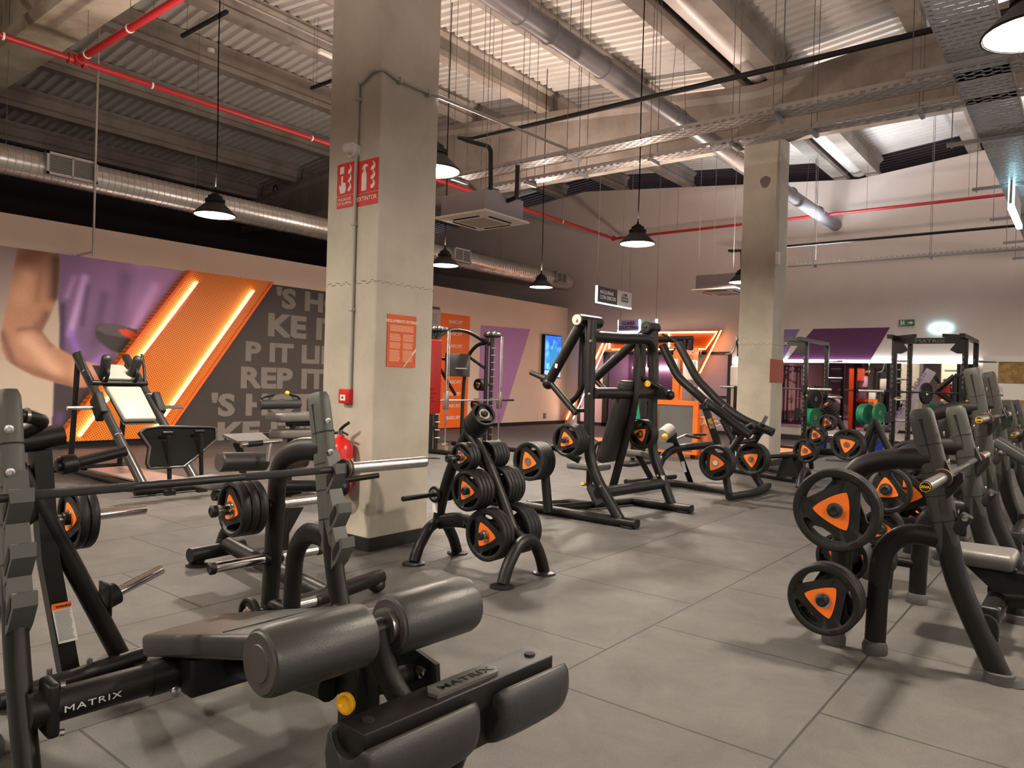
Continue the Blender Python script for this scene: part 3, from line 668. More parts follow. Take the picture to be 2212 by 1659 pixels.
yp = 12.78; Q = [Y(px, py, yp) for px, py in ((408, 583), (591, 613), (355, 995), (150, 1010))]
Q[3].z = Q[2].z = .12; Q[0].z = Q[1].z = 3.12; sl = Q[1].x-Q[2].x
Q[3].x = Q[0].x-sl-.0; panel('perforated_sheet', '', Q, yp, 12.95, perf, t)
w_ = Q[1].x-Q[0].x
for fx in (.0, .965):
    q = [Vector((Q[0].x+w_*fx, 0, 3.12)), Vector((Q[0].x+w_*(fx+.035), 0, 3.12)), Vector((Q[0].x+w_*(fx+.035)-sl, 0, .12)), Vector((Q[0].x+w_*fx-sl, 0, .12))]
    panel('edge_trim', '', q, yp-.03, yp, orange_p, t)
for (ta, tb, zt, zb) in ((424, 265, 2.93, .2), (546, 408, 2.9, .3)):
    a = Y(ta, 603 if ta < 500 else 620, yp-.02); k = sl/3.0
    for dx, dd, mm, nm in ((0.006, .011, led_warm, 'light_strip'), (.04, .05, mat('orange_profile', (.9, .15, .01), .3), 'strip_profile')):
        q = [Vector((a.x+dx, 0, zt)), Vector((a.x+dx+dd, 0, zt)), Vector((a.x+dx+dd-k*(zt-zb), 0, zb)), Vector((a.x+dx-k*(zt-zb), 0, zb))]
        panel(nm, '', q, yp-.05, yp-.0, mm, t)
# far part of the left wall
t = thing('letter_banner', 'tall orange banner with rows of small white slogans on the far left wall', 'banner', (13.9, YW, 1.5))
a, b = Y(957, 678, YW), Y(1015, 928, YW); a.x -= .12
obj('banner_sheet', MB().bx(a.x, Y(1015, 700, YW).x, YW, YL-.005, .03, 2.97), mat('orange_banner_print', (.95, .16, .012), .5), t)
for k in range(9):
    z = .25+k*.31
    for dx, s in ((.35, 'BASIC-FIT'), (1.02, 'ORANGE\nDREAM')):
        if dx+a.x < Y(1015, 700, YW).x-.3: text('slogan', s, .12 if dx < .5 else .095, (a.x+dx, YW-.004, z+(.0 if dx < .5 else .06)), (1, 0, 0), (0, 0, 1), white_lbl, t, .002)
t = thing('grey_wall_graphic', 'grey wall graphic with pale squares beside the orange banner', 'wall graphic', (13, YW, 1.6))
obj('graphic_sheet', MB().bx(12.32, a.x-.01, YW-.012, YL, .12, 3.1), mat('graphic_grey', (.10, .09, .085), .6), t)
for (x_, z_, ww, hh) in ((12.5, 2.55, .75, .48), (12.9, 1.75, .35, .55), (12.45, 1.2, .3, .35)):
    obj('pale_square', MB().bx(x_, x_+ww, YW-.02, YW-.012, z_, z_+hh), mat('graphic_pale', (.5, .47, .42), .6), t); obj('inner_square', MB().bx(x_+.15, x_+ww-.12, YW-.024, YW-.02, z_+.1, z_+hh-.1), conduit_m, t)
t = thing('painted_wedge', 'lilac slanted shape painted on the far left wall', 'wall graphic', (16, YW, 1.4))
q = [Y(px, py, YW+.01) for px, py in ((1068, 706), (1146, 711), (1083, 921), (1040, 925))]; q[0].x = 14.85; q[3].x = 14.85; q[2].z = q[3].z = .1
obj('painted_face', MB().prism([(p.x, YW+.015, p.z) for p in q], (0, .01, 0)), lilac, t)
t = thing('wall_screen', 'narrow upright screen with a blue picture on the far left wall', 'screen', Y(1193, 770, 12.9))
a, b = Y(1176, 724, 12.9), Y(1208, 815, 12.9)
obj('screen_case', MB().bx(a.x, b.x+.04, 12.88, YL, b.z-.03, a.z+.03, bev=.01), black_flat, t)
sc = mat('blue_screen_picture', (.01, .02, .05), .3, emit=1.6, ecol=(.05, .25, .95)); nt = sc.node_tree
tc = nt.nodes.new('ShaderNodeTexCoord'); n = nt.nodes.new('ShaderNodeTexNoise'); n.inputs['Scale'].default_value = 4; nt.links.new(tc.outputs['Object'], n.inputs['Vector'])
r = nt.nodes.new('ShaderNodeValToRGB'); r.color_ramp.elements[0].position = .4; r.color_ramp.elements[0].color = (.02, .10, .7, 1); r.color_ramp.elements[1].position = .65; r.color_ramp.elements[1].color = (.12, .45, 1, 1)
nt.links.new(n.outputs['Fac'], r.inputs[0]); nt.links.new(r.outputs[0], nt.nodes['Principled BSDF'].inputs['Emission Color'])
obj('display', MB().bx(a.x+.03, b.x+.01, 12.872, 12.88, b.z+.22, a.z), sc, t, False)
obj('person_picture', MB().prism([(a.x+.25+dx, 12.868, b.z+.3+dz) for dx, dz in ((0, 0), (.42, 0), (.45, .4), (.32, .55), (.32, .72), (.2, .72), (.18, .56), (.02, .42))], (0, .004, 0)), mat('screen_figure', (.02, .05, .1), .4, emit=1.0, ecol=(.03, .28, .55)), t, False)
obj('caption_bar', MB().bx(a.x+.03, b.x+.01, 12.87, 12.88, b.z, b.z+.2), mat('screen_caption', (.1, .2, .3), .4, emit=1.2, ecol=(.35, .5, .8)), t, False)
t = thing('wall_socket', 'small dark square socket low on the far left wall', 'socket', Y(1176, 898, YL)); p = Y(1176, 898, YL)
obj('socket_plate', MB().bx(p.x-.06, p.x+.06, YL-.02, YL, p.z-.08, p.z+.08), mat('bronze_plate', (.09, .06, .04), .4), t)
# ================================================================== BACK WALL
XW = XB-.02
def yz(px, py, x=XW): p = X(px, py, x); return p.y, p.z
def on_back(name, pts, m, parent, d=.018, x=XW, zs=None): 
    P = [Vector((x, *yz(px, py, x))) for px, py in pts]
    if zs:
        for p, z in zip(P, zs):
            if z is not None: p.z = z
    return obj(name, MB().prism(P, (d, 0, 0)), m, parent, False)
t = thing('painted_wedge', 'deep purple slanted shape painted above the mirrors', 'wall graphic', (XW, 4.7, 2.4))
on_back('painted_face', ((1757, 712), (1922, 711), (1880, 783), (1700, 783)), purple, t, zs=(2.82, 2.82, 2.05, 2.05))
t = thing('painted_wedge', 'violet grey slanted shape painted above the mirrors right of the far column', 'wall graphic', (XW, 6.1, 2.4))
on_back('painted_face', ((1640, 712), (1727, 712), (1692, 783), (1640, 783)), mat('violet_grey_paint', (.20, .15, .30), .6), t, zs=(2.82, 2.82, 2.05, 2.05))
t = thing('mirror_light_strip', 'long white light strip along the top edge of the wall mirrors', 'light strip', (XW, 4.5, 2.02))
obj('light_strip', MB().bx(XW-.05, XW-.01, 1.98, 7.55, 1.985, 2.03), mat('wall_washer_led', (1, 1, 1), .5, emit=15, ecol=(.88, .94, 1.0)), t)
mir_p = mat('purple_tinted_mirror', (.42, .25, .36), .03, 1.0); mir_c = mat('clear_mirror', (.80, .78, .76), .02, 1.0)
t = thing('wall_mirror', 'purple tinted wall mirror panel behind the power racks', 'mirror', (XW, 5.5, 1.1)); obj('mirror_glass', MB().bx(XW-.012, XW, 4.22, 6.9, .34, 1.97), mir_p, t, False)
t = thing('wall_mirror', 'clear wall mirror with a slanted slogan band', 'mirror', (XW, 3.1, 1.1)); obj('mirror_glass', MB().bx(XW-.012, XW, 1.98, 4.2, .34, 1.97), mir_c, t, False)
a, b = X(1927, 932, XW-.016), X(2012, 800, XW-.016); dv = (b-a).normalized(); pv = Vector((0, -dv.z, dv.y))*.11
obj('slogan_band', MB().prism([a-pv, b-pv, b+pv, a+pv], (.002, 0, 0)), mat('frosted_band', (.42, .36, .42), .6), t, False)
text('lettering', 'GO FOR IT GO FOR IT', .15, a-pv*.45+dv*.05+Vector((-.004, 0, 0)), dv, Vector((0, 0, 1)), mat('purple_letters', (.20, .08, .20), .6), t, .002)
t = thing('exit_sign', 'green exit sign with running figure and white arrow', 'sign', (XW, 3.1, 2.9))
y0, z1 = yz(1942, 691); y1, z0 = yz(1975, 704)
obj('sign_plate', MB().bx(XW-.02, XW, y1, y0, z0, z1), mat('exit_green', (.004, .10, .03), .4), t)
def m2(pts, name='pictogram', mm=white_lbl): obj(name, MB().prism([(XW-.024, y0-(y0-y1)*u, z0+(z1-z0)*v) for u, v in pts], (.003, 0, 0)), mm, t, False)
m2([(.60, .42), (.78, .42), (.76, .22), (.94, .5), (.76, .78), (.78, .58), (.60, .58)], 'arrow'); m2([(.12, .12), (.20, .12), (.20, .9), (.12, .9)], 'door_post')
m2([(.30, .80), (.36, .80), (.38, .88), (.34, .94), (.29, .9)], 'figure_head'); m2([(.22, .62), (.32, .74), (.42, .55), (.39, .50), (.34, .58), (.32, .45), (.42, .22), (.37, .16), (.28, .36), (.20, .22), (.17, .28), (.26, .44), (.27, .58), (.24, .56)], 'figure_body')
t = thing('oval_wall_light', 'small glowing oval sign on the grey back wall', 'light', (XW, 2.7, 2.8)); p = X(2032, 709, XW)
obj('oval_face', MB().add([(XW-.04, p.y+.215*math.cos(a), p.z+.095*math.sin(a)) for a in [k*math.pi/16 for k in range(32)]], [tuple(range(32))]), mat('oval_glow', (.7, .8, .95), .5, emit=.9, ecol=(.55, .68, 1.0)), t)
obj('oval_rim', MB().ring([(XW-.035, p.y+.225*math.cos(a), p.z+.105*math.sin(a)) for a in [k*math.pi/16 for k in range(33)]], .014, 8, cap=False), led_blue, t)
t = thing('skirting_trim', 'steel kick strip under the mirror wall', 'trim', (XW, 5, .2))
obj('trim_strip', MB().bx(XW-.05, XW, 1.2, 7.5, .13, .16), brushed, t); t['kind'] = 'structure'
# doorway with chipboard on the right
t = thing('boarded_doorway', 'pale door frame with chipboard and white boards inside', 'doorway', (XW, 1.3, 1))
osb = mat('chipboard', (.42, .27, .11), .8, vs=9, col2=(.24, .14, .05))
obj('door_surround', MB().bx(XW-.06, XW, 1.75, 1.9, 0, 2.02).bx(XW-.06, XW, -.6, 1.9, 2.02, 2.14)
.bx(XW-.05, XW, 1.62, 1.75, 0, 2.02), white_m, t)
for z0_, z1_, mm, nm in ((1.55, 2.02, osb, 'chipboard_panel'), (1.2, 1.55, white_m, 'white_board'), (.5, 1.2, osb, 'chipboard_panel'), (0, .5, white_m, 'white_board')): obj(nm, MB().bx(XW-.03, XW, -.6, 1.62, z0_, z1_), mm, t)
t = thing('fire_call_point', 'tiny red call point beside the boarded doorway', 'alarm', (XW, 1.65, 1.4)); obj('call_box', MB().bx(XW-.12, XW-.06, 1.6, 1.72, 1.36, 1.5), red, t)
# class studio behind glass
st_w = mat('studio_mauve_wall', (.42, .20, .30), .7); st_f = mat('studio_floor', (.16, .06, .10), .5)
mb = MB().bx(XB+3.6, XB+3.7, 7.4, 12.8, 0, 2.6).bx(XB+.25, XB+3.7, 7.3, 7.4, 0, 2.6).bx(XB+.25, XB+3.7, 12.8, 12.9, 0, 2.6); struct('wall_studio', mb, st_w)
struct('floor_studio', MB().bx(XB, XB+3.7, 7.3, 12.9, -.02, .005), st_f); struct('ceiling_studio', MB().bx(XB+.25, XB+3.7, 7.3, 12.9, 2.6, 2.7), st_w)
t = thing('studio_light_strip', 'white light strip on the back wall of the class studio', 'light strip', (XB+3.5, 10, 1.9)); obj('light_strip', MB().bx(XB+3.52, XB+3.58, 7.6, 12.6, 1.84, 1.9), mat('studio_led', (1, 1, 1), .5, emit=12, ecol=(1, .9, .95)), t)
t = thing('studio_dado', 'purple painted band inside the class studio', 'wall graphic', (XB+3.5, 10, 1.4)); obj('painted_face', MB().bx(XB+3.57, XB+3.6, 9.6, 10.6, .9, 1.8), purple, t); obj('rail', MB().bx(XB+3.5, XB+3.56, 7.6, 12.6, .62, .68), black_flat, t)
for k, (px_, yy_) in enumerate(((0, 10.6), (1, 9.4), (2, 8.4))):
    t = thing('studio_downlight', 'small round white downlight in the studio ceiling', 'light', (XB+1.8, yy_, 2.58), 'downlights in the class studio'); obj('light_disc', MB().lathe([(0, 0), (.14, 0), (.14, .03), (0, .03)], (XB+1.8, yy_, 2.565)), mat('downlight_%d' % k, (1, 1, 1), .5, emit=14, ecol=(1, .9, .9)), t)
glass = mat('clear_glass', (1, 1, 1), .0, trans=1.0, spec=.4); glass.node_tree.nodes['Principled BSDF'].inputs['IOR'].default_value = 1.02
frost = mat('frosted_pink_glass', (.72, .52, .58), .6)
frame_m = mat('black_door_frame', (.02, .02, .022), .4)
ys_ = [12.55, 11.62, 11.5, 9.95, 9.83, 8.75, 8.63, 7.72, 7.62]
d1 = struct('door_1', MB().bx(XB+.02, XB+.10, 7.62, 12.55, 2.17, 2.25).bx(XB+.02, XB+.10, 12.45, 12.55, 0, 2.25).bx(XB+.02, XB+.10, 7.62, 7.74, 0, 2.25).bx(XB+.02, XB+.10, 11.48, 11.66, 0, 2.17).bx(XB+.02, XB+.10, 9.83, 9.93, 0, 2.17).bx(XB+.02, XB+.10, 8.9, 9.0, 0, 2.17).bx(XB+.02, XB+.10, 7.74, 9.9, .98, 1.05).bx(XB+.02, XB+.10, 7.74, 12.4, 0, .1), frame_m)
struct('glass_pane', MB().bx(XB+.05, XB+.06, 9.93, 11.48, .1, 2.17), glass, d1); struct('frosted_pane', MB().bx(XB+.05, XB+.06, 11.66, 12.45, .1, 2.17), frost, d1); struct('glass_pane', MB().bx(XB+.05, XB+.06, 9.0, 9.83, .1, 2.17), glass, d1)
struct('frosted_pane', MB().bx(XB+.05, XB+.06, 7.74, 8.9, .1, 2.17), mat('frosted_lilac_glass', (.50, .38, .46), .6), d1)
# orange lit canopy over the studio doors
m = mat('perforated_orange_canopy', (1, .2, .01), .45); nt = m.node_tree; tc = nt.nodes.new('ShaderNodeTexCoord'); sp = nt.nodes.new('ShaderNodeSeparateXYZ'); nt.links.new(tc.outputs['Object'], sp.inputs[0])
d = dots(nt, sp.outputs[1], sp.outputs[2], .045); mx = nt.nodes.new('ShaderNodeMix'); mx.data_type = 'RGBA'; mx.inputs['A'].default_value = (1.0, .16, .008, 1); mx.inputs['B'].default_value = (.25, .03, .002, 1)
nt.links.new(d, mx.inputs['Factor']); nt.links.new(mx.outputs['Result'], nt.nodes['Principled BSDF'].inputs['Base Color']); canopy_m = m
led_or = mat('orange_led_line', (1, .4, .1), .5, emit=14, ecol=(1, .42, .12)); led_wr = mat('pinkish_led_line', (1, .8, .7), .5, emit=9, ecol=(1, .75, .6))
t = thing('orange_door_canopy', 'orange perforated trapezoid canopy with glowing edges above the studio doors', 'canopy', (18.8, 10, 2.5))
xc = 18.75
on_back('perforated_sheet', ((1330, 716), (1555, 714), (1523, 757), (1290, 757)), canopy_m, t, .25, xc, (2.80, 2.80, 2.28, 2.28))
def bar(name, a, b, m, wd=.03, x=xc-.03, off=0): 
    A = X(*a, x); B = X(*b, x); obj(name, MB().tube([A, B], wd, seg=6), m, t)
bar('edge_light', (1335, 719), (1550, 717), led_wr, .018); bar('edge_light', (1322, 755), (1521, 754), led_or, .014); bar('edge_light', (1549, 718), (1523, 755), led_or, .014)
bar('edge_light', (1316, 724), (1316, 753), led_wr, .016); bar('edge_light', (1445, 718), (1445, 753), led_wr, .016)
bar('side_strut', (1555, 713), (1508, 806), orange_p, .04); bar('edge_light', (1558, 714), (1512, 806), led_or, .014, xc-.05)
bar('side_strut', (1300, 745), (1222, 906), orange_p, .10, xc); bar('edge_light', (1302, 742), (1224, 905), led_wr, .022, xc-.1); bar('edge_light', (1311, 742), (1238, 905), led_wr, .016, xc-.1)
# low partition with tinted floor outside studio
t = thing('orange_floor_mat', 'flat orange floor mat in front of the studio doors', 'floor mat', (14.5, 6.7, .01)); q = [Z(px, py, .012) for px, py in ((1278, 945), (1420, 947), (1420, 957), (1295, 955))]
obj('mat_sheet', MB().prism(q, (0, 0, .006)), mat('orange_floor', (.75, .33, .12), .6), t)
t = thing('orange_floor_mat', 'flat orange floor mat right of the far column before the mirrors', 'floor mat', (16, 4.7, .01)); q = [Z(px, py, .012) for px, py in ((1676, 962), (1722, 963), (1722, 975), (1676, 979))]
obj('mat_sheet', MB().prism(q, (0, 0, .006)), MATS['orange_floor'], t)
# ================================================================== NEAR COLUMN FITTINGS
fx, fy = CX, CY         # left face is x = fx (normal -X), right face is y = fy (normal -Y)
t = thing('column_conduit', 'grey conduit climbing the near column and bending over its corner', 'conduit', (fx-.02, 4.5, 2))
v0 = X(764, 843, fx-.02); v1 = X(770, 330, fx-.02); y_ = v1.y
top = X(775, 185, fx-.02).z; cz = X(850, 137, fx-.02).z
P = [(fx-.02, y_, v0.z), (fx-.02, y_, top), (fx-.02, y_, top+.02), (fx-.02, y_-.04, cz-.06), (fx-.02, y_-.14, cz), (fx-.02, fy+.02, cz), (fx+.02, fy-.02, cz-.0), (fx+.12, fy-.02, cz-.03), (fx+.3, fy-.03, cz-.035)]
q = Y(1225, 322, fy-.03); P += [(q.x, fy-.03, q.z)]
obj('conduit_run', MB().tube(P, .0135, .03, 10), conduit_m, t)
for z in (1.8, 2.45, 3.4): obj('pipe_clip', MB().bx(fx-.04, fx, y_-.02, y_+.02, z, z+.025, bev=.004), conduit_m, t)
for xx in (fx+.15, fx+.45): obj('pipe_clip', MB().bx(xx, xx+.02, fy-.045, fy, cz-.06, cz-.01), conduit_m, t)
p = X(758, 323, fx-.05); t = thing('alarm_strobe', 'round white alarm strobe on the near column above the red signs', 'alarm', p)
obj('strobe_base', MB().lathe([(.055, 0), (.055, .05), (.0, .05)], (fx, p.y, p.z), (-1, 0, 0)), white_m, t); obj('strobe_lens', MB().lathe([(.045, .05), (.045, .09), (.03, .11), (0, .115)], (fx, p.y, p.z), (-1, 0, 0)), mat('clear_lens', (.6, .52, .5), .15), t)
def col_sign(name, label, ptl, pbr, caption, kind):
    a = X(*ptl, fx-.004); b = X(*pbr, fx-.004); y0, y1, z1, z0 = a.y, b.y, a.z, b.z
    t = thing(name, label, 'sign', (fx-.004, (y0+y1)/2, z0)); W, Hh = y0-y1, z1-z0; zc = z0+Hh*.27
    obj('sign_plate', MB().bx(fx-.006, fx, y1, y0, zc+.006, z1), red_sign, t); obj('caption_plate', MB().bx(fx-.006, fx, y1, y0, z0, zc-.002), red_sign, t)
    cw = mat('cream_print', (.78, .72, .62), .5) if 'cream_print' not in MATS else MATS['cream_print']
    def sh(nm, pts): obj(nm, MB().prism([(fx-.009, y0-W*u, zc+(z1-zc)*v) for u, v in pts], (.003, 0, 0)), cw, t, False)
    for k in range(3): sh('flame', [(.66, .12+k*.27), (.78, .10+k*.27), (.88, .2+k*.27), (.86, .3+k*.27), (.74, .40+k*.27), (.80, .27+k*.27), (.68, .2+k*.27)])
    if kind == 'hand':
        sh('button_box', [(.18, .68), (.42, .68), (.42, .90), (.18, .90)]); sh('pictogram', [(.30, .62), (.36, .62), (.36, .42), (.52, .38), (.56, .2), (.50, .08), (.22, .08), (.14, .3), (.19, .36), (.26, .28), (.27, .6)])
    else:
        sh('pictogram', [(.22, .08), (.46, .08), (.46, .58), (.40, .66), (.40, .78), (.52, .80), (.52, .84), (.38, .88), (.30, .86), (.22, .74), (.25, .72), (.30, .78), (.30, .66), (.22, .58)])
    text('lettering', caption, W*(.155 if '\n' in caption else .2), (fx-.009, (y0+y1)/2, zc-Hh*(.115 if '\n' in caption else .17)), (0, -1, 0), (0, 0, 1), cw, t, .0005, align='CENTER')
col_sign('fire_sign', 'red fire sign reading PULSADOR DE ALARMA with a pressing hand', (730, 357), (763, 445), 'PULSADOR\nDE ALARMA', 'hand')
col_sign('fire_sign', 'red fire sign reading EXTINTOR with a white extinguisher pictogram', (774, 350), (815, 438), 'EXTINTOR', 'ext')
a, b = Y(836, 680, fy-.006), Y(894, 793, fy-.006); t = thing('rules_poster', 'orange REGLAMENTO INTERNO rules poster on the near column', 'poster', (a.x, fy-.01, b.z))
x0, x1, z0, z1 = Y(835, 735, fy).x, Y(897, 735, fy).x, Y(866, 793, fy).z, Y(866, 681, fy).z
obj('poster_board', MB().bx(x0, x1, fy-.008, fy, z0, z1), mat('poster_orange', (.62, .10, .02), .5), t)
lb = mat('poster_print', (.85, .48, .32), .5)
text('lettering', 'REGLAMENTO INTERNO', .031, ((x0+x1)/2, fy-.0095, z1-.06), (1, 0, 0), (0, 0, 1), mat('poster_title', (.9, .65, .5), .5), t, .0008, align='CENTER')
mb = MB(); random.seed(8)
for k in range(34):
    z = z1-.085-k*(z1-z0-.12)/34
    if k in (6, 7, 15, 22): continue
    for u0, u1 in (((.08, .92),) if k < 6 else ((.08, .46), (.54, .92))):
        mb.bx(x0+(x1-x0)*u0, x0+(x1-x0)*(u1-.06*random.random()), fy-.0095, fy-.008, z, z+.0035)
o = obj('small_print', mb, lb, t, False); o['kind'] = 'stuff'
obj('corner_stripe', MB().prism([(x1-.13, fy-.0095, z0), (x1-.12, fy-.0095, z0), (x1, fy-.0095, z0+.13), (x1, fy-.0095, z0+.15)], (0, .001, 0)), white_lbl, t, False)
p = X(753, 856, fx); t = thing('fire_call_point', 'small red manual call point on the near column under the conduit', 'alarm', p)
obj('call_box', MB().bx(fx-.055, fx, p.y-.055, p.y+.055, p.z-.055, p.z+.055, bev=.006), red, t); obj('call_plate', MB().bx(fx-.058, fx-.054, p.y-.03, p.y+.03, p.z-.032, p.z+.012), white_lbl, t); obj('press_button', MB().lathe([(.009, 0), (.009, .003), (0, .003)], (fx-.058, p.y, p.z-.01), (-1, 0, 0)), dark_let, t)
# extinguisher
p = X(742, 1000, fx-.10); x, y = fx-.11, X(735, 985, fx-.11).y; zb, zt = X(738, 1065, x).z, X(738, 955, x).z
t = thing('fire_extinguisher', 'red fire extinguisher hung on the near column behind the rack', 'extinguisher', (x, y, zb))
obj('cylinder_body', MB().lathe([(.0, 0), (.09, 0), (.097, .02), (.097, zt-zb-.05), (.08, zt-zb), (.03, zt-zb+.035), (.02, zt-zb+.06), (0, zt-zb+.06)], (x, y, zb)), red, t)
obj('label_print', MB().lathe([(.0982, .12), (.0982, .26)], (x, y, zb), seg=40), mat('ext_label', (.75, .55, .5), .5), t)
zz = zt+.06; obj('valve', MB().lathe([(.022, 0), (.022, .05), (0, .05)], (x, y, zz-.02)), chrome, t)
obj('handle', MB().tube([(x, y+.01, zz+.03), (x, y-.03, zz+.06), (x, y-.09, zz+.09)], .012, .02, 8).tube([(x, y, zz+.02), (x, y-.08, zz+.0)], .008, seg=8), black_flat, t)
obj('hose', MB().tube([(x, y+.02, zz+.01), (x, y+.10, zz), (x-.02, y+.13, zz-.12), (x-.02, y+.115, zb+.12)], .011, .06, 8), black_flat, t)
obj('hanging_bracket', MB().bx(x+.05, fx, y-.03, y+.03, zz-.12, zz-.08), brushed, t)
# red cabinet on the hidden side of the column
y = CY+.12; q0, q1 = Y(912, 735, y-.0), Y(957, 895, y)
x0, x1, z1, z0 = Y(915, 733, y).x, Y(956, 740, y).x, Y(935, 733, y).z, Y(935, 894, y).z
t = thing('hose_cabinet', 'tall flat red steel cabinet projecting behind the near column', 'cabinet', (x0, y, z0))
obj('cabinet_body', MB().bx(CX+CS, x1, y, y+.34, z0, z1, bev=.008), red_cab, t)
for k in range(4): obj('vent_slot', MB().bx(x0+.13+.03*(k % 2 == 0), x1-.12-.02*(k % 2), y-.003, y, z0+.10+k*.035, z0+.104+k*.035), black_flat, t)
# far column bits
t = thing('rules_poster', 'orange rules poster on the shaded side of the far column', 'poster', (12.4, 4.16, 1.3)); a, b = Y(1664, 775, 4.166), Y(1677, 827, 4.166)
obj('poster_board', MB().bx(a.x, 12.67, 4.162, 4.17, b.z, a.z), mat('poster_rust', (.34, .07, .035), .6), t)
t = thing('router_box', 'small white box hanging by a cable on the far column', 'router', (12.2, 4.1, 3)); p = Y(1681, 556, 4.13)
obj('box_body', MB().bx(p.x-.05, p.x+.06, 4.11, 4.17, p.z-.13, p.z+.09, bev=.015), white_m, t); obj('cable', MB().tube([(p.x, 4.14, p.z+.09), (p.x, 4.15, 5.45)], .01, seg=8), conduit_m, t)
t = thing('column_stain', 'dark round patch on the far column near its top', 'patch', (12.1, 4.4, 4.5)); p = X(1653, 393, 12.098)
obj('patch_face', MB().add([(12.096, p.y+.085*math.cos(a)*(1+.15*math.sin(3*a)), p.z+.10*math.sin(a)) for a in [k*math.pi/8 for k in range(16)]], [tuple(range(16))]), mat('patch_grey', (.16, .13, .12), .8), t); t['kind'] = 'structure'
# ================================================================== WEIGHT PLATES
ORD = ['front', 'second', 'third', 'fourth', 'fifth', 'sixth', 'seventh']
def plate_mesh(R, th):
    """grip plate, axis +Z, front face at z=0, three slots, recessed web"""
    N = 72; mb = MB(); rim = .80*R; d = .53*R; hw = R_(39)
    def rin(th_):
        a = (th_ % (2*math.pi/3)); a = a-math.pi/3      # slot centre at 60deg, 180, 300
        return min(rim*.985, d/math.cos(a)*1.02) if abs(a) < R_(58) else rim*.97
    def is_slot(k):
        a = ((k+.5)*2*math.pi/N) % (2*math.pi/3) - math.pi/3; return abs(a) < hw
    ring_names = ['bore', 'in', 'rim', 'lip', 'edge', 'edge2']
    zf = {'bore': -.006, 'in': -.010, 'rim': -.006, 'lip': 0, 'edge': -.002, 'edge2': -.008}
    vs = []
    for side in (0, 1):
        for nm in ring_names:
            for k in range(N):
                t = 2*math.pi*k/N
                r = {'bore': .028, 'in': rin(t), 'rim': rim, 'lip': rim*1.07, 'edge': R*.97, 'edge2': R}[nm]
                z = zf[nm] if side == 0 else -th-zf[nm]
                vs.append((r*math.cos(t), r*math.sin(t), z))
    def I(side, rg, k): return side*6*N + rg*N + k % N
    fs = []
    for side in (0, 1):
        for rg in range(5):
            for k in range(N):
                if rg == 1 and is_slot(k): continue
                f = (I(side, rg, k), I(side, rg, k+1), I(side, rg+1, k+1), I(side, rg+1, k)); fs.append(f if side else f[::-1])
    for k in range(N):
        fs.append((I(0, 5, k), I(0, 5, k+1), I(1, 5, k+1), I(1, 5, k))); fs.append((I(0, 0, k), I(1, 0, k), I(1, 0, k+1), I(0, 0, k+1)))
        if is_slot(k):
            fs.append((I(0, 1, k), I(1, 1, k), I(1, 1, k+1), I(0, 1, k+1))); fs.append((I(0, 2, k), I(0, 2, k+1), I(1, 2, k+1), I(1, 2, k)))
            if not is_slot(k-1): fs.append((I(0, 1, k), I(0, 2, k), I(1, 2, k), I(1, 1, k)))
            if not is_slot(k+1): fs.append((I(0, 1, k+1), I(1, 1, k+1), I(1, 2, k+1), I(0, 2, k+1)))
    mb.add(vs, fs)
    # raised grip ridges on the face
    for j in range(3):
        a = j*2*math.pi/3
        c = Vector((math.cos(a), math.sin(a), 0))*R*.885
        mb.box(c+Vector((0, 0, -.001)), (R*.10, R*.17, .004), a)
    return mb
def tri_mesh(R, z0, z1):
    pts = []
    for j in range(3):
        a0 = j*2*math.pi/3
        for t in np.linspace(-1, 1, 9)[:-1]:
            a = a0+(t+1)/2*2*math.pi/3; u = (t+1)/2
            p = Vector((math.cos(a0), math.sin(a0), 0)).lerp(Vector((math.cos(a0+2*math.pi/3), math.sin(a0+2*math.pi/3), 0)), u)
            p = p*(1+.42*4*u*(1-u)*.62); pts.append(p*R*.52)
    return MB().prism([(p.x, p.y, z0) for p in pts], (0, 0, z1-z0))
PROTO = {}
def plate(o, ax, R, label, group, spin=0.0, th=.040, solid=False, m=None):
    key = (round(R, 3), th, solid, m.name if m else '')
    ax = Vector(ax).normalized(); a = ax.orthogonal().normalized()
    if abs(ax.z) < .95: a = (Vector((0, 0, 1))-ax*ax.z).normalized()
    b = ax.cross(a); Mx = Matrix.Identity(4)
    for i in range(3): Mx[i][0], Mx[i][1], Mx[i][2] = a[i], b[i], ax[i]
    Mx = Matrix.Translation(Vector(o)) @ Mx @ Matrix.Rotation(spin, 4, 'Z')
    if key not in PROTO:
        t = thing('weight_plate', label, 'weight plate', (0, 0, 0), group)
        if solid:
            obj('plate_body', MB().lathe([(.03, -th), (R*.97, -th), (R, -th+.006), (R, -.006), (R*.97, 0), (R*.82, 0), (R*.80, -.008), (.06, -.008), (.055, 0), (.03, 0), (.03, -th)], (0, 0, 0), seg=48, cap=False), m or rubber, t)
        else:
            obj('plate_body', plate_mesh(R, th), m or rubber, t)
            obj('centre_badge', tri_mesh(R, -.010, -.0035).add(*[(lambda q: (q.v, q.f))(tri_mesh(R, -th+.0035, -th+.010))][0]), orange, t, False)
        obj('hub_ring', MB().lathe([(.027, -th-.001), (.036, -th-.001), (.036, -.001), (.038, -.001), (.038, .001), (.027, .001), (.027, -th-.001)], (0, 0, 0), seg=24, cap=False), chrome, t)
        PROTO[key] = t
    else:
        src = PROTO[key]; t = src.copy(); COL.objects.link(t)
        for ch in list(src.children): c = ch.copy(); COL.objects.link(c); c.parent = t
        t['label'] = label; t['group'] = group
    t.matrix_world = Mx; t.location = Mx.translation; t.rotation_mode = 'QUATERNION'; t.rotation_quaternion = Mx.to_quaternion()
    return t
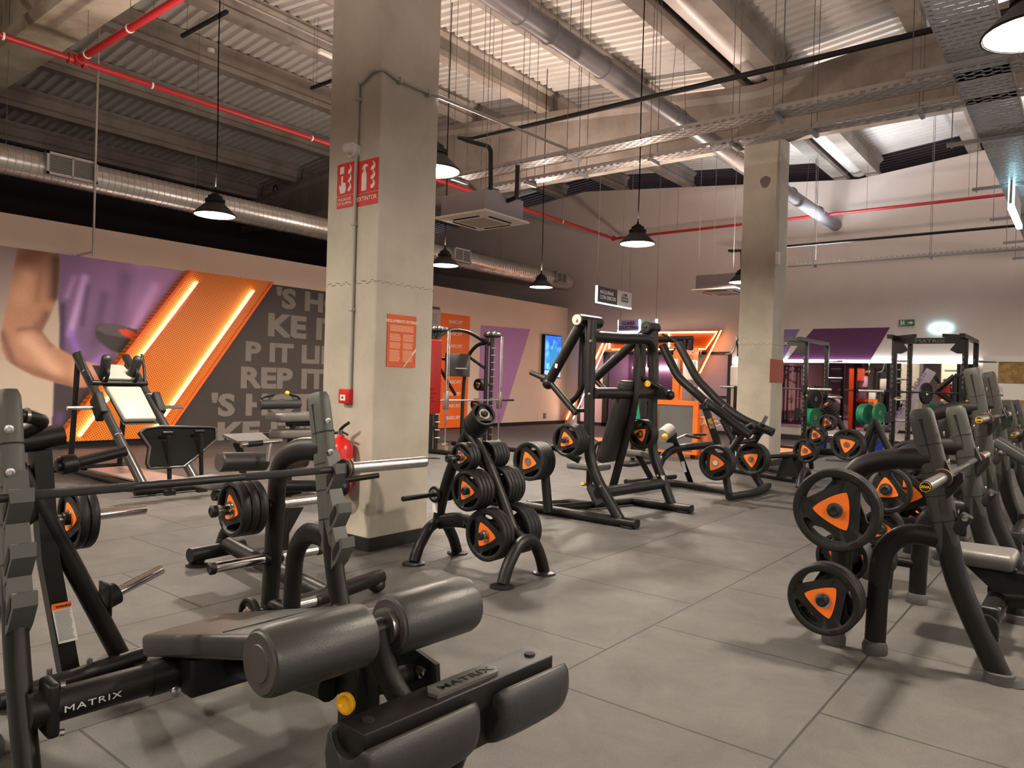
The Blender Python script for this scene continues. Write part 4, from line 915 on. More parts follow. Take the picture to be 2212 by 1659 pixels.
def stack(o, ax, n, R, where, spin=0.0, th=.040, gap=.001, group=None, ordn=None, **k):
    """n plates; o is the centre of the outer (front) face, ax the outward axis"""
    ax = Vector(ax).normalized()
    for i in range(n):
        nm = (ordn or ORD)[i] if n > 1 else 'single'
        lab = f'grip plate, {nm} one on {where}' if n > 1 else f'single grip plate on {where}'
        plate(Vector(o)-ax*(i*(th+gap)), ax, R, lab, group or f'plates on {where}', spin+i*.35, th, **k)
def peg(mb_m, t, a, b, r=.024, cap=True, collar=True):
    """chrome loading peg from a (root) to b (tip)"""
    a, b = Vector(a), Vector(b); d = (b-a).normalized()
    pg = obj('loading_peg', MB().tube([a, b-d*.02], r, seg=16), mb_m, t)
    if cap: obj('peg_cap', MB().lathe([(r, 0), (r+.004, .004), (r+.004, .022), (r*.8, .028), (r*.45, .026), (0, .026)], b-d*.024, d, 18), rubber, pg)
    if collar: obj('peg_collar', MB().lathe([(r+.012, 0), (r+.016, .006), (r+.012, .04), (r, .045)], a, d, 16), black, pg)
    return pg
# ================================================================== BENCH PRESS RACKS
TR = .043
def bench_rack(X0, X1, Y0, kind, label, top=1.23, hooks=(.60, .74, .90), hm=None, gm=None):
    """uprights at x = X0, X1; y measured backwards from Y0; kind: decline, flat, incline"""
    t = thing('barbell_bench', label, 'weight bench', ((X0+X1)/2, Y0, 0)); k = top/1.23; T = {}
    for x in (X0, X1):
        def P(s, z): return (x, Y0+s, z)
        up = [P(0, .03), P(.08, .20), P(.19, .45), P(.24, .71*k), P(.29, .97*k), P(.345, top-.05)]
        obj('upright_tube', MB().tube(up, .051, .18, 18, up=(1, 0, 0), sx=.66), black, t)
        a, b = Vector(P(.205, .54)), Vector(P(.35, top))
        mb = MB(); pth = [Vector(P(.21, .53)), Vector(P(.225, .60)), Vector(P(.24, .71*k)), Vector(P(.29, .97*k)), Vector(P(.34, top-.06)), Vector(P(.348, top-.02)), Vector(P(.352, top))]
        mb.ring(pth, [.040, .053, .056, .056, .055, .052, .040], 24, up=(1, 0, 0), sx=.60, sy=1.0, sq=.7); cv = obj('upright_guard', mb, gm or cover_grey, t)
        for zz in (.70, .82, .93, 1.06): 
            z = zz*k; s = .24+(z-.71*k)/(.26*k)*.05
            obj('guard_seam', MB().ring([P(s, z-.002), P(s+.001, z+.002)], 0.0566, 24, up=(1, 0, 0), sx=.61, sy=1.0, sq=.7), black_flat, cv)
            obj('guard_bolt', MB().lathe([(.013, 0), (.013, .004), (.007, .005), (.006, .002), (0, .002)], (x-.018, Y0+s-.058, z+.055), (0, -1, 0), 14), brushed, cv)
        for zz in hooks:
            z = zz*k; s = .235+(z-.71*k)/(.26*k)*.05
            hp = [(x-.032, Y0+s-.02, z+.09), (x-.032, Y0+s-.02, z-.10), (x-.032, Y0+s-.050, z-.07), (x-.032, Y0+s-.095, z-.0), (x-.032, Y0+s-.090, z+.040), (x-.032, Y0+s-.078, z+.04), (x-.032, Y0+s-.052, z+.012)]
            h = obj('bar_hook', MB().prism([(a_, b_-.016, c_) for a_, b_, c_ in hp], (.064, 0, 0)), hm or cover_grey, cv)
            obj('hook_liner', MB().prism([(x-.034, Y0+s-.05, z-.062), (x-.034, Y0+s-.090, z-.002), (x-.034, Y0+s-.086, z+.026), (x-.034, Y0+s-.072, z+.020), (x-.034, Y0+s-.046, z-.02)][:5], (.068, 0, 0)), black_flat, h)
        obj('storage_post', MB().tube([P(.30, .99*k), P(.50, .975*k), P(.66, .90*k), P(.685, .5), P(.715, .05)], .052, .14, 18, up=(1, 0, 0), sx=.68), black, t)
        obj('lower_brace', MB().tube([P(.255, .615), P(.40, .625), P(.50, .52), P(.515, .30), P(.52, .05)], .049, .12, 18, up=(1, 0, 0), sx=.68), black, t)
        obj('rubber_foot', MB().ring([P(0, 0), P(0, .045)], [.066, .062], 20, sq=.3, sx=1.0, sy=1.0).ring([P(-.06, 0), P(-.055, .03)], [.05, .04], 16), rubber_foot, t)
        for s in (.52, .715): obj('rubber_foot', MB().lathe([(.058, 0), (.060, .035), (.050, .06), (.045, .062)], P(s, 0), seg=22), rubber_foot, t)
        obj('low_tie', MB().tube([P(.52, .24), P(.70, .24)], .03, seg=12), black, t)
    xm = (X0+X1)/2
    z_ = .30 if kind == 'decline' else .24
    T['beam'] = obj('cross_tube', MB().tube([(X0, Y0+.06, z_), (X1, Y0+.06, z_)], .05, seg=20), black, t)
    for x, sg in ((X0, 1), (X1, -1)):
        br = obj('mount_bracket', MB().box((x+sg*.055, Y0+.06, z_), (.035, .10, .16), bev=.012), black, t)
        for dz in (-.07, .07): obj('bracket_bolt', MB().lathe([(.010, 0), (.010, .012), (0, .013)], (x+sg*.072, Y0+.02, z_+dz), (sg, -.3, 0), 10), brushed, br)
    return t, T
def pad(t, name, a, b, w0, w1, th, m, mside=None, bev=.02, up=(0, 0, 1)):
    """upholstered pad from a to b (centre line of the top face), widths w0, w1"""
    a, b = Vector(a), Vector(b); d = (b-a).normalized(); up = Vector(up); s = d.cross(up).normalized(); n = s.cross(d).normalized()
    bm = bmesh.new(); vs = []
    for p, w in ((a, w0), (b, w1)):
        for sx_, tz in ((-1, 0), (1, 0), (1, -1), (-1, -1)): vs.append(bm.verts.new(p + s*sx_*w/2 + n*(tz*th)))
    for f in ((0, 1, 2, 3), (7, 6, 5, 4), (0, 4, 5, 1), (1, 5, 6, 2), (2, 6, 7, 3), (3, 7, 4, 0)): bm.faces.new([vs[i] for i in f])
    bmesh.ops.recalc_face_normals(bm, faces=bm.faces); bmesh.ops.bevel(bm, geom=bm.edges[:], offset=min(bev, th*.45), segments=4, profile=.5, affect='EDGES')
    mb = MB(); bm.verts.index_update(); mb.add([v.co for v in bm.verts], [tuple(v.index for v in f.verts) for f in bm.faces]); bm.free()
    return obj(name, mb, m, t)
def barbell(y, z, xc, label, half=1.10, ends=True):
    t = thing('barbell', label, 'barbell', (xc, y, z)); xi = .655
    obj('bar_shaft', MB().tube([(xc-xi, y, z), (xc+xi, y, z)], .0145, seg=16), shaft_black, t)
    for a, b in ((-.52, -.20), (.20, .52)): obj('knurled_grip', MB().tube([(xc+a, y, z), (xc+b, y, z)], .0152, seg=16), mat('knurl', (.022, .022, .022), .7, bump=.6, bs=900) if 'knurl' not in MATS else MATS['knurl'], t)
    for sg in (-1, 1):
        e = xc+sg*half; c = xc+sg*xi
        obj('bar_sleeve', MB().tube([(c, y, z), (e, y, z)], .025, seg=24), brushed, t)
        obj('sleeve_collar', MB().lathe([(.025, 0), (.041, .003), (.041, .03), (.025, .033)], (c-sg*.012, y, z), (sg, 0, 0), 24), shaft_black, t)
        obj('collar_band', MB().ring([(c+sg*.004, y+.0405*math.cos(q), z+.0405*math.sin(q)) for q in [k*math.pi/14 for k in range(29)]], .0013, 6, cap=False), orange, t)
        cp = obj('end_cap', MB().lathe([(.0245, 0), (.0245, .004), (0, .004)], (e, y, z), (sg, 0, 0), 24), black_flat, t)
        if ends:
            obj('cap_ring', MB().ring([(e+sg*.0045, y+.020*math.cos(q), z+.020*math.sin(q)) for q in [k*math.pi/12 for k in range(25)]], .0012, 6, cap=False), yellow, cp)
            text('cap_lettering', 'ZIVA', .013, (e+sg*.0055, y, z-.0045), (0, sg, 0), (0, 0, 1), yellow, cp, .0006, 1.2, align='CENTER')
    return t

# ---- the decline bench in front
AX0, AX1, AY = .80, 1.945, 2.28
_start = set(bpy.data.objects); ARM = Matrix.Translation((1.945, 2.55, 0)) @ Matrix.Rotation(R_(-3), 4, 'Z') @ Matrix.Translation((-1.945, -2.55, 0)); AIN = ARM.inverted()
t, T = bench_rack(AX0, AX1, AY, 'decline', 'black decline bench with grey guards and two fat leg rollers')
xm = 1.38
q_ = AIN @ Y(128, 1549, AY+.10); text('lettering', 'MATRIX', .027, (q_.x, AY+.0075, .291), (1, 0, 0), (0, 0, 1), logo_m, T['beam'], 0.0, 1.5, ext=.0005, space=1.15)
saddle = obj('seat_saddle', MB().box((xm, AY+.02, .30), (.30, .13, .13), bev=.015).box((xm, AY+.02, .37), (.09, .10, .10)), black_flat, t)
obj('saddle_clamp', MB().ring([(xm-.24, AY+.06, .30), (xm-.17, AY+.06, .30)], .056, 24), black, t)
for xx in (xm-.2, xm+.15): obj('saddle_bolt', MB().lathe([(.016, 0), (.016, .008), (.008, .012), (0, .012)], (xx, AY-.045, .28), (0, -1, 0), 16), brushed, t)
pd = pad(t, 'back_pad', (xm+.03, 1.66, .605), (xm-.05, 2.50, .400), .40, .33, .075, vinyl_grey, bev=.018)
obj('pad_seam', MB().box((xm-.0, 1.98, .5285), (.35, .004, .003), rot=Matrix.Rotation(-.24, 3, 'X')), black_flat, pd)
obj('spine_tube', MB().tube([(xm, 1.68, .40), (xm, 1.75, .40), (xm, 2.45, .28), (xm, 2.9, .10)], .04, .1, 14), black, t)
ry, rz, rr = 1.525, .60, .086
for xa, xb in ((1.065, 1.375), (1.465, 1.775)):
    r = obj('leg_roller', MB().lathe([(rr-.016, 0), (rr-.004, .006), (rr, .02), (rr, xb-xa-.02), (rr-.004, xb-xa-.006), (rr-.016, xb-xa)], (xa, ry, rz), (1, 0, 0), 40), vinyl_grey, t)
    obj('roller_end', MB().lathe([(0, -.004), (rr*.52, -.004), (rr*.54, -.001), (rr*.86, -.002), (rr*.9, .004)], (xa, ry, rz), (1, 0, 0), 40), cap_grey, r)
obj('roller_axle', MB().tube([(1.09, ry, rz), (1.76, ry, rz)], .030, seg=18), black, t)
obj('axle_collar', MB().lathe([(.03, 0), (.052, .002), (.052, .02), (.03, .022)], (1.442, ry, rz), (1, 0, 0), 26), brushed, t)
obj('roller_post', MB().tube([(1.42, ry, rz), (1.44, ry-.02, rz-.12), (1.49, ry-.08, .36), (1.49, ry-.10, .10)], .034, .1, 18), black, t)
obj('front_leg', MB().box((xm+.06, 1.62, .26), (.09, .09, .48), bev=.01).box((xm+.06, 1.62, .02), (.5, .1, .04), bev=.01), black, t)
obj('side_plate', MB().prism([(1.63, 1.66, .20), (1.63, 1.72, .44), (1.63, 1.60, .47), (1.63, 1.50, .45), (1.63, 1.47, .20)], (.015, 0, 0)).tube([(1.50, 1.6, .40), (1.64, 1.6, .40)], .03, seg=12), black_flat, t)
obj('pivot_bolt', MB().lathe([(.02, 0), (.02, .01), (.01, .014), (0, .014)], (1.62, 1.55, .42), (-1, 0, 0), 14), chrome, t)
kn = obj('pull_pin', MB().tube([(1.415, 1.60, .385), (1.53, 1.60, .385)], .016, seg=14), black, t)
obj('pin_knob', MB().lathe([(.013, -.0), (.013, .02), (.014, .03), (.030, .045), (.031, .055), (.024, .056), (.016, .048), (0, .046)], (1.42, 1.60, .385), (-1, -.25, .05), 22), yellow, kn)
# foot hold: top plate with badge and two pads
a, b, c, d = [AIN @ Z(px, py, .47) for px, py in ((742, 1562), (1120, 1395), (1198, 1410), (792, 1590))]
x0, x1 = (a.x+d.x)/2, (b.x+c.x)/2; y0, y1 = (d.y+c.y)/2, (a.y+b.y)/2
xf = (x0+x1)/2+.02; L_ = x1-x0
fh = obj('foot_beam', MB().bx(x0, x1, y0, y1, .40, .47, bev=.004), black, t)
obj('end_button', MB().lathe([(.017, 0), (.016, .005), (0, .006)], (x0+.05, (y0+y1)/2, .47), seg=20), black_flat, fh); obj('end_button', MB().lathe([(.017, 0), (.016, .005), (0, .006)], (x1-.05, (y0+y1)/2, .47), seg=20), black_flat, fh)
bd = obj('name_badge', MB().prism([(xf-.125, y0+.02, .47), (xf+.105, y0+.02, .47), (xf+.13, y0+.045, .47), (xf+.125, y1-.02, .47), (xf-.105, y1-.02, .47), (xf-.13, y1-.05, .47)], (0, 0, .009)), cover_grey, fh)
text('badge_lettering', 'MATRIX', .035, (xf-.095, y0+.038, .4795), (1, 0, 0), (0, 1, 0), black_flat, bd, .0004, 1.5, space=1.1)
for xa, xb in ((x0-.02, x0+.51*L_), (x0+.62*L_, x1+.04)):
    mb = MB(); sec = []; r2 = .068
    pts = [(-.065, .055), (-.085, .02), (-.09, -.03), (-.07, -.08), (-.02, -.105), (.03, -.10), (.075, -.07), (.085, -.02), (.075, .035), (.055, .055), (.050, -.01), (-.045, -.01)]
    for xx, sc in ((xa, .90), (xa+.012, 1.0), (xb-.012, 1.0), (xb, .90)):
        for p, q in pts: mb.v.append((xx, (y0+y1)/2-.0+p*sc*1.18, .415+q*sc*(1.45 if q < 0 else .9)))
    n = len(pts)
    for i in range(3):
        for j in range(n): mb.f.append((i*n+j, i*n+(j+1) % n, (i+1)*n+(j+1) % n, (i+1)*n+j))
    mb.f.append(tuple(range(n))); mb.f.append(tuple(range(3*n, 4*n))[::-1])
    o = obj('foot_pad', mb, vinyl, t); sub = o.modifiers.new('round', 'SUBSURF'); sub.levels = 2; sub.render_levels = 2
obj('hold_arm', MB().tube([(xf+.03, ry-.10, .10), (xf+.03, (y0+y1)/2, .36)], .03, seg=12).bx(xf-.05, xf+.11, y0+.02, y1, .28, .40, bev=.01), black, t)
lb_ = obj('warning_label', MB().add([(AX0-.016, AY+.012, .09), (AX0+.016, AY+.012, .09), (AX0+.016, AY+.038, .15), (AX0-.016, AY+.038, .15)], [(0, 1, 2, 3)]), white_lbl, t); lb_.location = (0, -.03, 0)
# pegs on the storage posts
for x in (AX0, AX1):
    yy = lambda z: AY+.685+.03*max(0, (.5-z)/.45)
for z in (.70, .45, .20):
    y = AY+.69
    peg(chrome, t, (AX1, y, z), (AX1-.30, y, z)); peg(chrome, t, (AX1, y, z), (AX1+.26, y, z))
    peg(chrome, t, (AX0, y, z), (AX0-.26, y, z))
stack((AX1-.215, AY+.69, .70), (-1, 0, 0), 3, .125, 'the top peg behind the decline bench', spin=.3)
stack((AX1-.12, AY+.69, .20), (-1, 0, 0), 1, .085, 'the lowest peg behind the decline bench', spin=.3, th=.03)
barbell(AY+.19, .915, xm-.055, 'black barbell with steel sleeves resting across the decline bench uprights')

for o in [o for o in bpy.data.objects if o not in _start and o.parent is None]:
    m_ = ARM @ Matrix.LocRotScale(o.location, o.rotation_quaternion if o.rotation_mode == 'QUATERNION' else o.rotation_euler, o.scale)
    o.location = m_.translation
    if o.rotation_mode == 'QUATERNION': o.rotation_quaternion = m_.to_quaternion()
    else: o.rotation_euler = m_.to_euler()
# ---- the three benches along the right side
def right_bench(X0, X1, Y0, kind, label, barlab, top, plates):
    t, T = bench_rack(X0, X1, Y0, kind, label, top, (.90,), black, guard_dark); xm = (X0+X1)/2; k = top/1.23
    if kind == 'flat':
        obj('spine_tube', MB().tube([(xm, Y0+.10, .26), (xm, Y0-.25, .30), (xm, Y0-1.15, .28)], .045, .1, 14), black, t)
        obj('seat_bracket', MB().prism([(xm-.04, Y0+.2, .40), (xm-.04, Y0-.5, .40), (xm-.04, Y0-.3, .24), (xm-.04, Y0-.0, .22)], (.08, 0, 0)), black_flat, t)
        pad(t, 'head_pad', (xm-.0, Y0+.36, .50), (xm, Y0-.02, .50), .26, .30, .085, pad_light_v, bev=.03); pad(t, 'seat_pad', (xm, Y0-.05, .50), (xm, Y0-.80, .50), .30, .33, .085, pad_light_v, bev=.03)
        obj('front_leg', MB().tube([(xm, Y0-.9, .30), (xm, Y0-1.1, .03)], .04, seg=12).box((xm, Y0-1.1, .025), (.5, .09, .05), bev=.02), black, t)
    else:
        obj('spine_tube', MB().tube([(xm, Y0+.10, .24), (xm, Y0-1.1, .24)], .045, seg=14), black, t)
        pad(t, 'back_pad', (xm, Y0+.22, .98 if kind == 'incline' else .9), (xm, Y0-.50, .52), .26, .32, .075, vinyl_grey, bev=.02)
        obj('pad_board', MB().box((xm, Y0-.14, .70), (.10, .85, .08), rot=Matrix.Rotation(.56, 3, 'X')), black_flat, t)
        obj('back_post', MB().tube([(xm, Y0-.1, .26), (xm, Y0-.12, .68)], .045, seg=12).tube([(xm, Y0-.3, .26), (xm, Y0-.45, .5)], .035, seg=12), black, t)
        pad(t, 'seat_pad', (xm, Y0-.56, .48), (xm, Y0-.92, .52), .30, .34, .08, vinyl_grey, bev=.02)
    for x in (X0, X1):
        h = obj('safety_catch', MB().box((x+.0, Y0+.165, .70*k), (.06, .05, .10), rot=Matrix.Rotation(.5, 3, 'X'), bev=.008), black_flat, t)
        obj('catch_bolt', MB().lathe([(.014, 0), (.014, .01), (0, .012)], (x-.031, Y0+.15, .73*k), (-1, 0, 0), 12), chrome, h)
    for x, sg in ((X0, -1), (X1, -1), (X1, 1)):
        for z in plates[0]: peg(black, t, (x, Y0+.69, z), (x+sg*.275, Y0+.69, z))
    barbell(Y0+.215*1.1, .915*(k if k < 1.1 else 1.24), xm, barlab)
    return t
pad_light_v = mat('worn_grey_vinyl', (.10, .095, .09), .42, bump=.1, bs=200)
rb = right_bench(4.0, 5.12, .30, 'flat', 'black flat bench with grey guards and big plates on its near frame', 'barbell with a yellow ringed end lying on the flat bench uprights', 1.23, ((),))
right_bench(6.35, 7.47, .36, 'incline', 'taller incline bench with dark guards standing behind the flat bench', 'barbell on the incline bench, second yellow ringed end from the front', 1.50, ((.73, .42),))
right_bench(8.9, 10.0, .34, 'incline', 'incline bench with grey guards, last one in the row at the picture edge', 'barbell on the last bench of the row at the picture edge', 1.25, ((.73, .42),))
q = X(1803, 1103, 3.76); stack((3.76, q.y, q.z), (-1, 0, 0), 2, .202, 'the upper near peg of the flat bench', spin=-.5); peg(black, rb, (4.0, q.y, q.z), (3.738, q.y, q.z), collar=False)
q = X(1777, 1297, 3.76); stack((3.76, q.y, q.z), (-1, 0, 0), 3, .173, 'the lower near peg of the flat bench', spin=1.4); peg(black, rb, (4.0, q.y, q.z), (3.738, q.y, q.z), collar=False)
q = X(1915, 1057, 4.86); stack((4.84, q.y, q.z), (-1, 0, 0), 1, .142, 'the upper peg of the second frame of the flat bench', spin=.1); peg(black, rb, (5.12, q.y, q.z), (4.818, q.y, q.z), collar=False)
q = X(1950, 1062, 5.3); plate((5.24, q.y-.02, q.z+.0), (-1, 0, 0), .20, 'large dark plate behind the upper plate on the second frame', 'plates on the far side of the flat bench', .4); peg(black, rb, (5.12, q.y, q.z), (5.218, q.y, q.z), collar=False)
q = X(1905, 1140, 4.9); stack((4.86, q.y, q.z), (-1, 0, 0), 3, .115, 'the middle peg of the second frame of the flat bench', spin=.6); peg(black, rb, (5.12, q.y, q.z), (4.838, q.y, q.z), collar=False)
q = X(1972, 1132, 5.35); stack((5.32, q.y, q.z), (-1, 0, 0), 3, .12, 'the far middle peg right of the flat bench frame', spin=.2); peg(black, rb, (5.12, q.y, q.z), (5.298, q.y, q.z), collar=False)
q = X(1830, 1197, 4.3); stack((4.30, q.y, q.z), (1, 0, 0), 3, .135, 'the inner side of the near frame', spin=.2); peg(black, rb, (4.0, q.y, q.z), (4.322, q.y, q.z), collar=False)
q = X(1882, 1208, 4.88); stack((4.86, q.y, q.z), (-1, 0, 0), 3, .13, 'the low peg of the second frame of the flat bench', spin=.9); peg(black, rb, (5.12, q.y, q.z), (4.838, q.y, q.z), collar=False)
q = X(2033, 1000, 5.9); stack((6.1, Y_ if False else 1.05, .80), (-1, 0, 0), 2, .15, 'the upper near peg of the incline bench', spin=.9)
stack((6.1, 1.05, .42), (-1, 0, 0), 2, .15, 'the lower near peg of the incline bench', spin=.2)
# ================================================================== PLATE TREE by the near column
def tb(name, t, pts, r, fil=.1, m=None, seg=14, **k): return obj(name, MB().tube(pts, r, fil, seg, **k), m or black, t)
def e(x, y, X_=3.81): return X(870+x/3.77, 860+y/3.77, X_)
t = thing('weight_plate_tree', 'black plate tree loaded with grip plates beside the near concrete column', 'plate rack', (3.81, 3.3, 0))
tb('main_post', t, [(3.81, 2.885, .25), e(905, 1090), e(800, 800), e(690, 520), e(600, 370), e(535, 285)], .040, .35)
tb('rear_post', t, [(3.81, 3.69, .25), e(285, 1000), e(330, 780), e(400, 560), e(480, 380), e(535, 275), e(560, 262)], .040, .3)
a, b = e(300, 985), e(760, 1075)
cb = obj('cross_member', MB().ring(fillet([a+Vector((0, 0, -.02)), e(450, 985), e(600, 1020), b], .2), .052, 16, up=(0, 0, 1), sx=1, sy=.55, sq=.8), black, t)
text('lettering', 'MATRIX', .05, e(485, 1040, 3.779), (0, -1, -.06), (0, 0, 1), mat('tone_lettering', (.05, .05, .05), .4), cb, .0005, 1.5)
for y, nm in ((2.885, 'front_foot'), (3.69, 'rear_foot')):
    tb(nm, t, [(3.58, y, .02), (3.62, y, .12), (3.72, y, .24), (3.81, y, .27), (3.90, y, .24), (3.98, y, .12), (4.02, y, .02)], .040, .12)
    for xx in (3.575, 4.025): obj('foot_disc', MB().lathe([(.078, 0), (.078, .012), (.06, .02), (0, .021)], (xx, y, 0), seg=26), skirt_m, t)
obj('maker_label', MB().bx(3.768, 3.7695, 3.66, 3.71, .34, .42).bx(3.768, 3.7695, 3.66, 3.71, .44, .49), white_lbl, t)
for nm, (ex, ey), R, nL, nR, tip in (('low', (812, 1085), .172, 3, 4, .05), ('middle', (690, 730), .137, 4, 5, .02), ('upper', (610, 470), .100, 3, 5, .13)):
    c = e(ex, ey); th = .036 if R > .12 else .032
    xl = 3.81-.075-nL*(th+.001); xr = 3.81+.075+nR*(th+.001)
    peg(chrome, t, (3.79, c.y, c.z), (xl-tip, c.y, c.z), .022); peg(chrome, t, (3.83, c.y, c.z), (xr+.03, c.y, c.z), .022)
    stack((xl, c.y, c.z), (-1, 0, 0), nL, R, f'the {nm} peg of the plate tree, column side', spin=.5, th=th)
    stack((xr, c.y, c.z), (1, 0, 0), nR, R, f'the {nm} peg of the plate tree, aisle side', spin=.2, th=th)
A, B_ = e(560, 262, 3.80), e(665, 128, 3.72); dv = (B_-A).normalized()
peg(chrome, t, A-dv*.03, B_+dv*.012, .020)
for i in range(6): plate(B_-dv*(i*.031), dv, .085 if i < 5 else .09, f'small grip plate, {ORD[i] if i else "topmost"} on the slanted top peg of the plate tree', 'small plates on the slanted top peg', .4*i, .030)
c = e(300, 778); tb('bar_horn', t, [(3.81, c.y, c.z), (3.45, c.y, c.z)], .018, 0, black); tb('bar_horn', t, [(3.81, c.y, c.z), (4.25, c.y, c.z)], .018, 0, chrome)
plate((3.81-.06, c.y, c.z), (-1, 0, 0), .052, 'tiny black disc on the rear horn of the plate tree, column side', 'tiny discs on the rear horn', 0, .018, True)
for k in range(3): plate((3.81+.075+.02*k, c.y, c.z), (1, 0, 0), .052, f'tiny black disc, {["inner", "middle", "outer"][k]} one on the far side of the rear horn', 'tiny discs on the rear horn', 0, .018, True)

# ================================================================== MACHINE BEHIND THE LEFT UPRIGHT
def b_(x, y, Y_=3.36): return Y(x/1.977, 820+y/1.977, Y_)
t = thing('plate_loaded_machine', 'black plate loaded machine with a white warning label, behind the left upright', 'gym machine', (1.2, 3.36, 0))
lp = obj('label_post', MB().ring([b_(170, 300), b_(205, 760), b_(292, 1243)], .050, 4, up=(1, 1, 0), sx=.95, sy=.95), black, t)
A, B_ = b_(262, 965, 3.305), b_(292, 1120, 3.305)
dx = Vector((.036, 0, 0)); 
obj('warning_label', MB().prism([A-dx, A+dx, B_+dx, B_-dx], (0, .002, 0)), white_lbl, lp, False)
obj('label_header', MB().prism([A-dx+Vector((0, -.001, .012)), A+dx+Vector((0, -.001, .012)), A+dx+Vector((0, -.001, -.014)), A-dx+Vector((0, -.001, -.014))], (0, .002, 0)), orange, lp, False)
text('warning_lettering', 'WARNING', .012, A+Vector((-.022, -.003, -.006)), (1, 0, 0), (0, 0, 1), dark_let, lp, .0003)
mb = MB(); 
for k in range(26):
    q = A.lerp(B_, .12+.83*k/26); mb.bx(q.x-.031, q.x+.031-.01*random.random(), 3.303, 3.3045, q.z-.0012, q.z+.0012)
o = obj('small_print', mb, mat('print_grey', (.3, .3, .3), .6), lp, False); o['kind'] = 'stuff'
tb('top_tube', t, [b_(-40, 275), b_(60, 272), b_(265, 235)], .046, .05)
tb('diagonal_tube', t, [b_(80, 380), b_(130, 470), b_(270, 720), b_(520, 1192)], .040, .3)
tb('base_tube', t, [b_(-20, 1375, 3.2), b_(75, 1350, 3.22), b_(610, 1175, 3.30)], .036, .1)
obj('base_gusset', MB().prism([b_(400, 1235), b_(470, 1185), b_(560, 1190), b_(560, 1215)], (0, .05, 0)), black, t)
obj('rubber_foot', MB().bx(1.47, 1.62, 3.18, 3.26, 0, .02, bev=.008), black_flat, t)
for x, y in ((205, 1270), (378, 1215)): q = b_(x, y, 3.28); obj('base_bolt', MB().lathe([(.018, 0), (.018, .006), (.011, .008), (.011, .03), (0, .03)], (q.x, 3.27, .055), seg=10), brushed, t)
tb('bent_handle', t, [b_(-30, 150, 3.2), b_(110, 152, 3.2), b_(200, 178, 3.25), b_(60, 245, 3.36)], .027, .06)
obj('handle_ring', MB().lathe([(.0285, 0), (.0285, .012)], b_(108, 152, 3.2), (1, 0, 0), 18), brushed, t)
tb('weight_arm', t, [b_(240, 370), b_(300, 362), b_(535, 305)], .024, .03); obj('arm_collar', MB().lathe([(.035, 0), (.04, .005), (.04, .06), (.035, .065)], b_(255, 368), (1, .1, .1), 20), black, t)
tb('rear_arm', t, [b_(60, 360), b_(70, 420), b_(130, 600), b_(-30, 600)], .042, .1); obj('side_cheek', MB().prism([b_(60, 480, 3.42), b_(140, 480, 3.42), b_(140, 600, 3.42), b_(60, 600, 3.42)], (0, .05, 0)), black, t)
q = b_(292, 592, 3.50); stack((q.x, q.y, q.z), (-1, 0, 0), 2, .140, 'the loading arm of the machine with the warning label', spin=.5)
tb('plate_horn', t, [b_(240, 600, 3.5), q+Vector((.33, .0, 0))], .024, 0, chrome)
obj('horn_hub', MB().lathe([(.03, -.05), (.03, .02), (0, .02)], q, (-1, 0, 0), 16), black, t)
q = b_(450, 935, 3.40); dv = Vector((.80, .12, .22)).normalized()
obj('horn_flange', MB().lathe([(.05, 0), (.05, .05), (.0, .055)], q, dv, 22).box(q, (.012, .12, .14), bev=.004), black_flat, t)
peg(chrome, t, q+dv*.04, q+dv*.30, .023, False, False)
for dz in (-.06, .06): obj('flange_bolt', MB().lathe([(.009, 0), (.009, .014), (0, .015)], q+Vector((-.0, -.02, dz)), (.6, -.7, 0), 10), brushed, t)

# ================================================================== LEG PRESS / HACK SQUAT
def c2(x, y, X_): return X(x/2.962, 500+y/2.962, X_)
XL_, XR_ = 3.62, 4.20
t = thing('leg_press_machine', 'black leg press with pale pads and chrome horns before the arm mural', 'gym machine', (3.9, 8.5, 0))
yb, zt = c2(490, 790, XL_), 0
rl = [c2(490, 790, XL_), Vector((XL_, 7.85, .06))]
rr = [Vector((XR_, rl[0].y, rl[0].z)), Vector((XR_, 7.85, .06))]
for pts in (rl, rr):
    tb('guide_rail', t, pts, .050, 0, mat('satin_rail', (.045, .042, .04), .32, .5) if 'satin_rail' not in MATS else MATS['satin_rail'], 18)
    d = (pts[1]-pts[0]).normalized(); n = Vector((0, d.z, -d.y))
    tb('chrome_guide', t, [pts[0]+d*.25+Vector((.06, 0, -.06)), pts[0]+d*1.75+Vector((.06, 0, -.06))], .013, 0, chrome, 10)
    for k in (.35, .8, 1.5): obj('rail_band', MB().lathe([(.051, 0), (.053, .004), (.051, .008)], pts[0]+d*k, d, 20), brushed, t)
    q = pts[0]+d*.06; tb('rear_post', t, [q, Vector((q.x, q.y+.15, .05))], .032, 0)
    tb('base_rail', t, [(q.x, q.y+.3, .045), (q.x, 7.6, .045)], .034, 0)
tb('front_base', t, [(3.42, 7.62, .05), (4.40, 7.62, .05)], .036, 0); tb('rear_base', t, [(3.4, rl[0].y+.2, .05), (4.4, rl[0].y+.2, .05)], .036, 0)
obj('floor_plate', MB().bx(3.66, 4.16, 7.9, 9.4, .08, .1), mat('steel_plate', (.30, .27, .25), .4, .5), t)
d = (rl[1]-rl[0]).normalized(); n = Vector((0, d.z, -d.y)); n = n if n.y < 0 else -n
ctr = Vector((3.91, 0, 0)); 
def on(u, h=0): p = rl[0]+d*u; return Vector((3.91, p.y, p.z)) + n*h
cu = .32
pad(t, 'back_pad', on(.72, .10), on(1.32, .10), .40, .36, .07, pad_light, bev=.025, up=n); pad(t, 'head_pad', on(.30, .11), on(.58, .11), .26, .38, .06, pad_light, bev=.025, up=n)
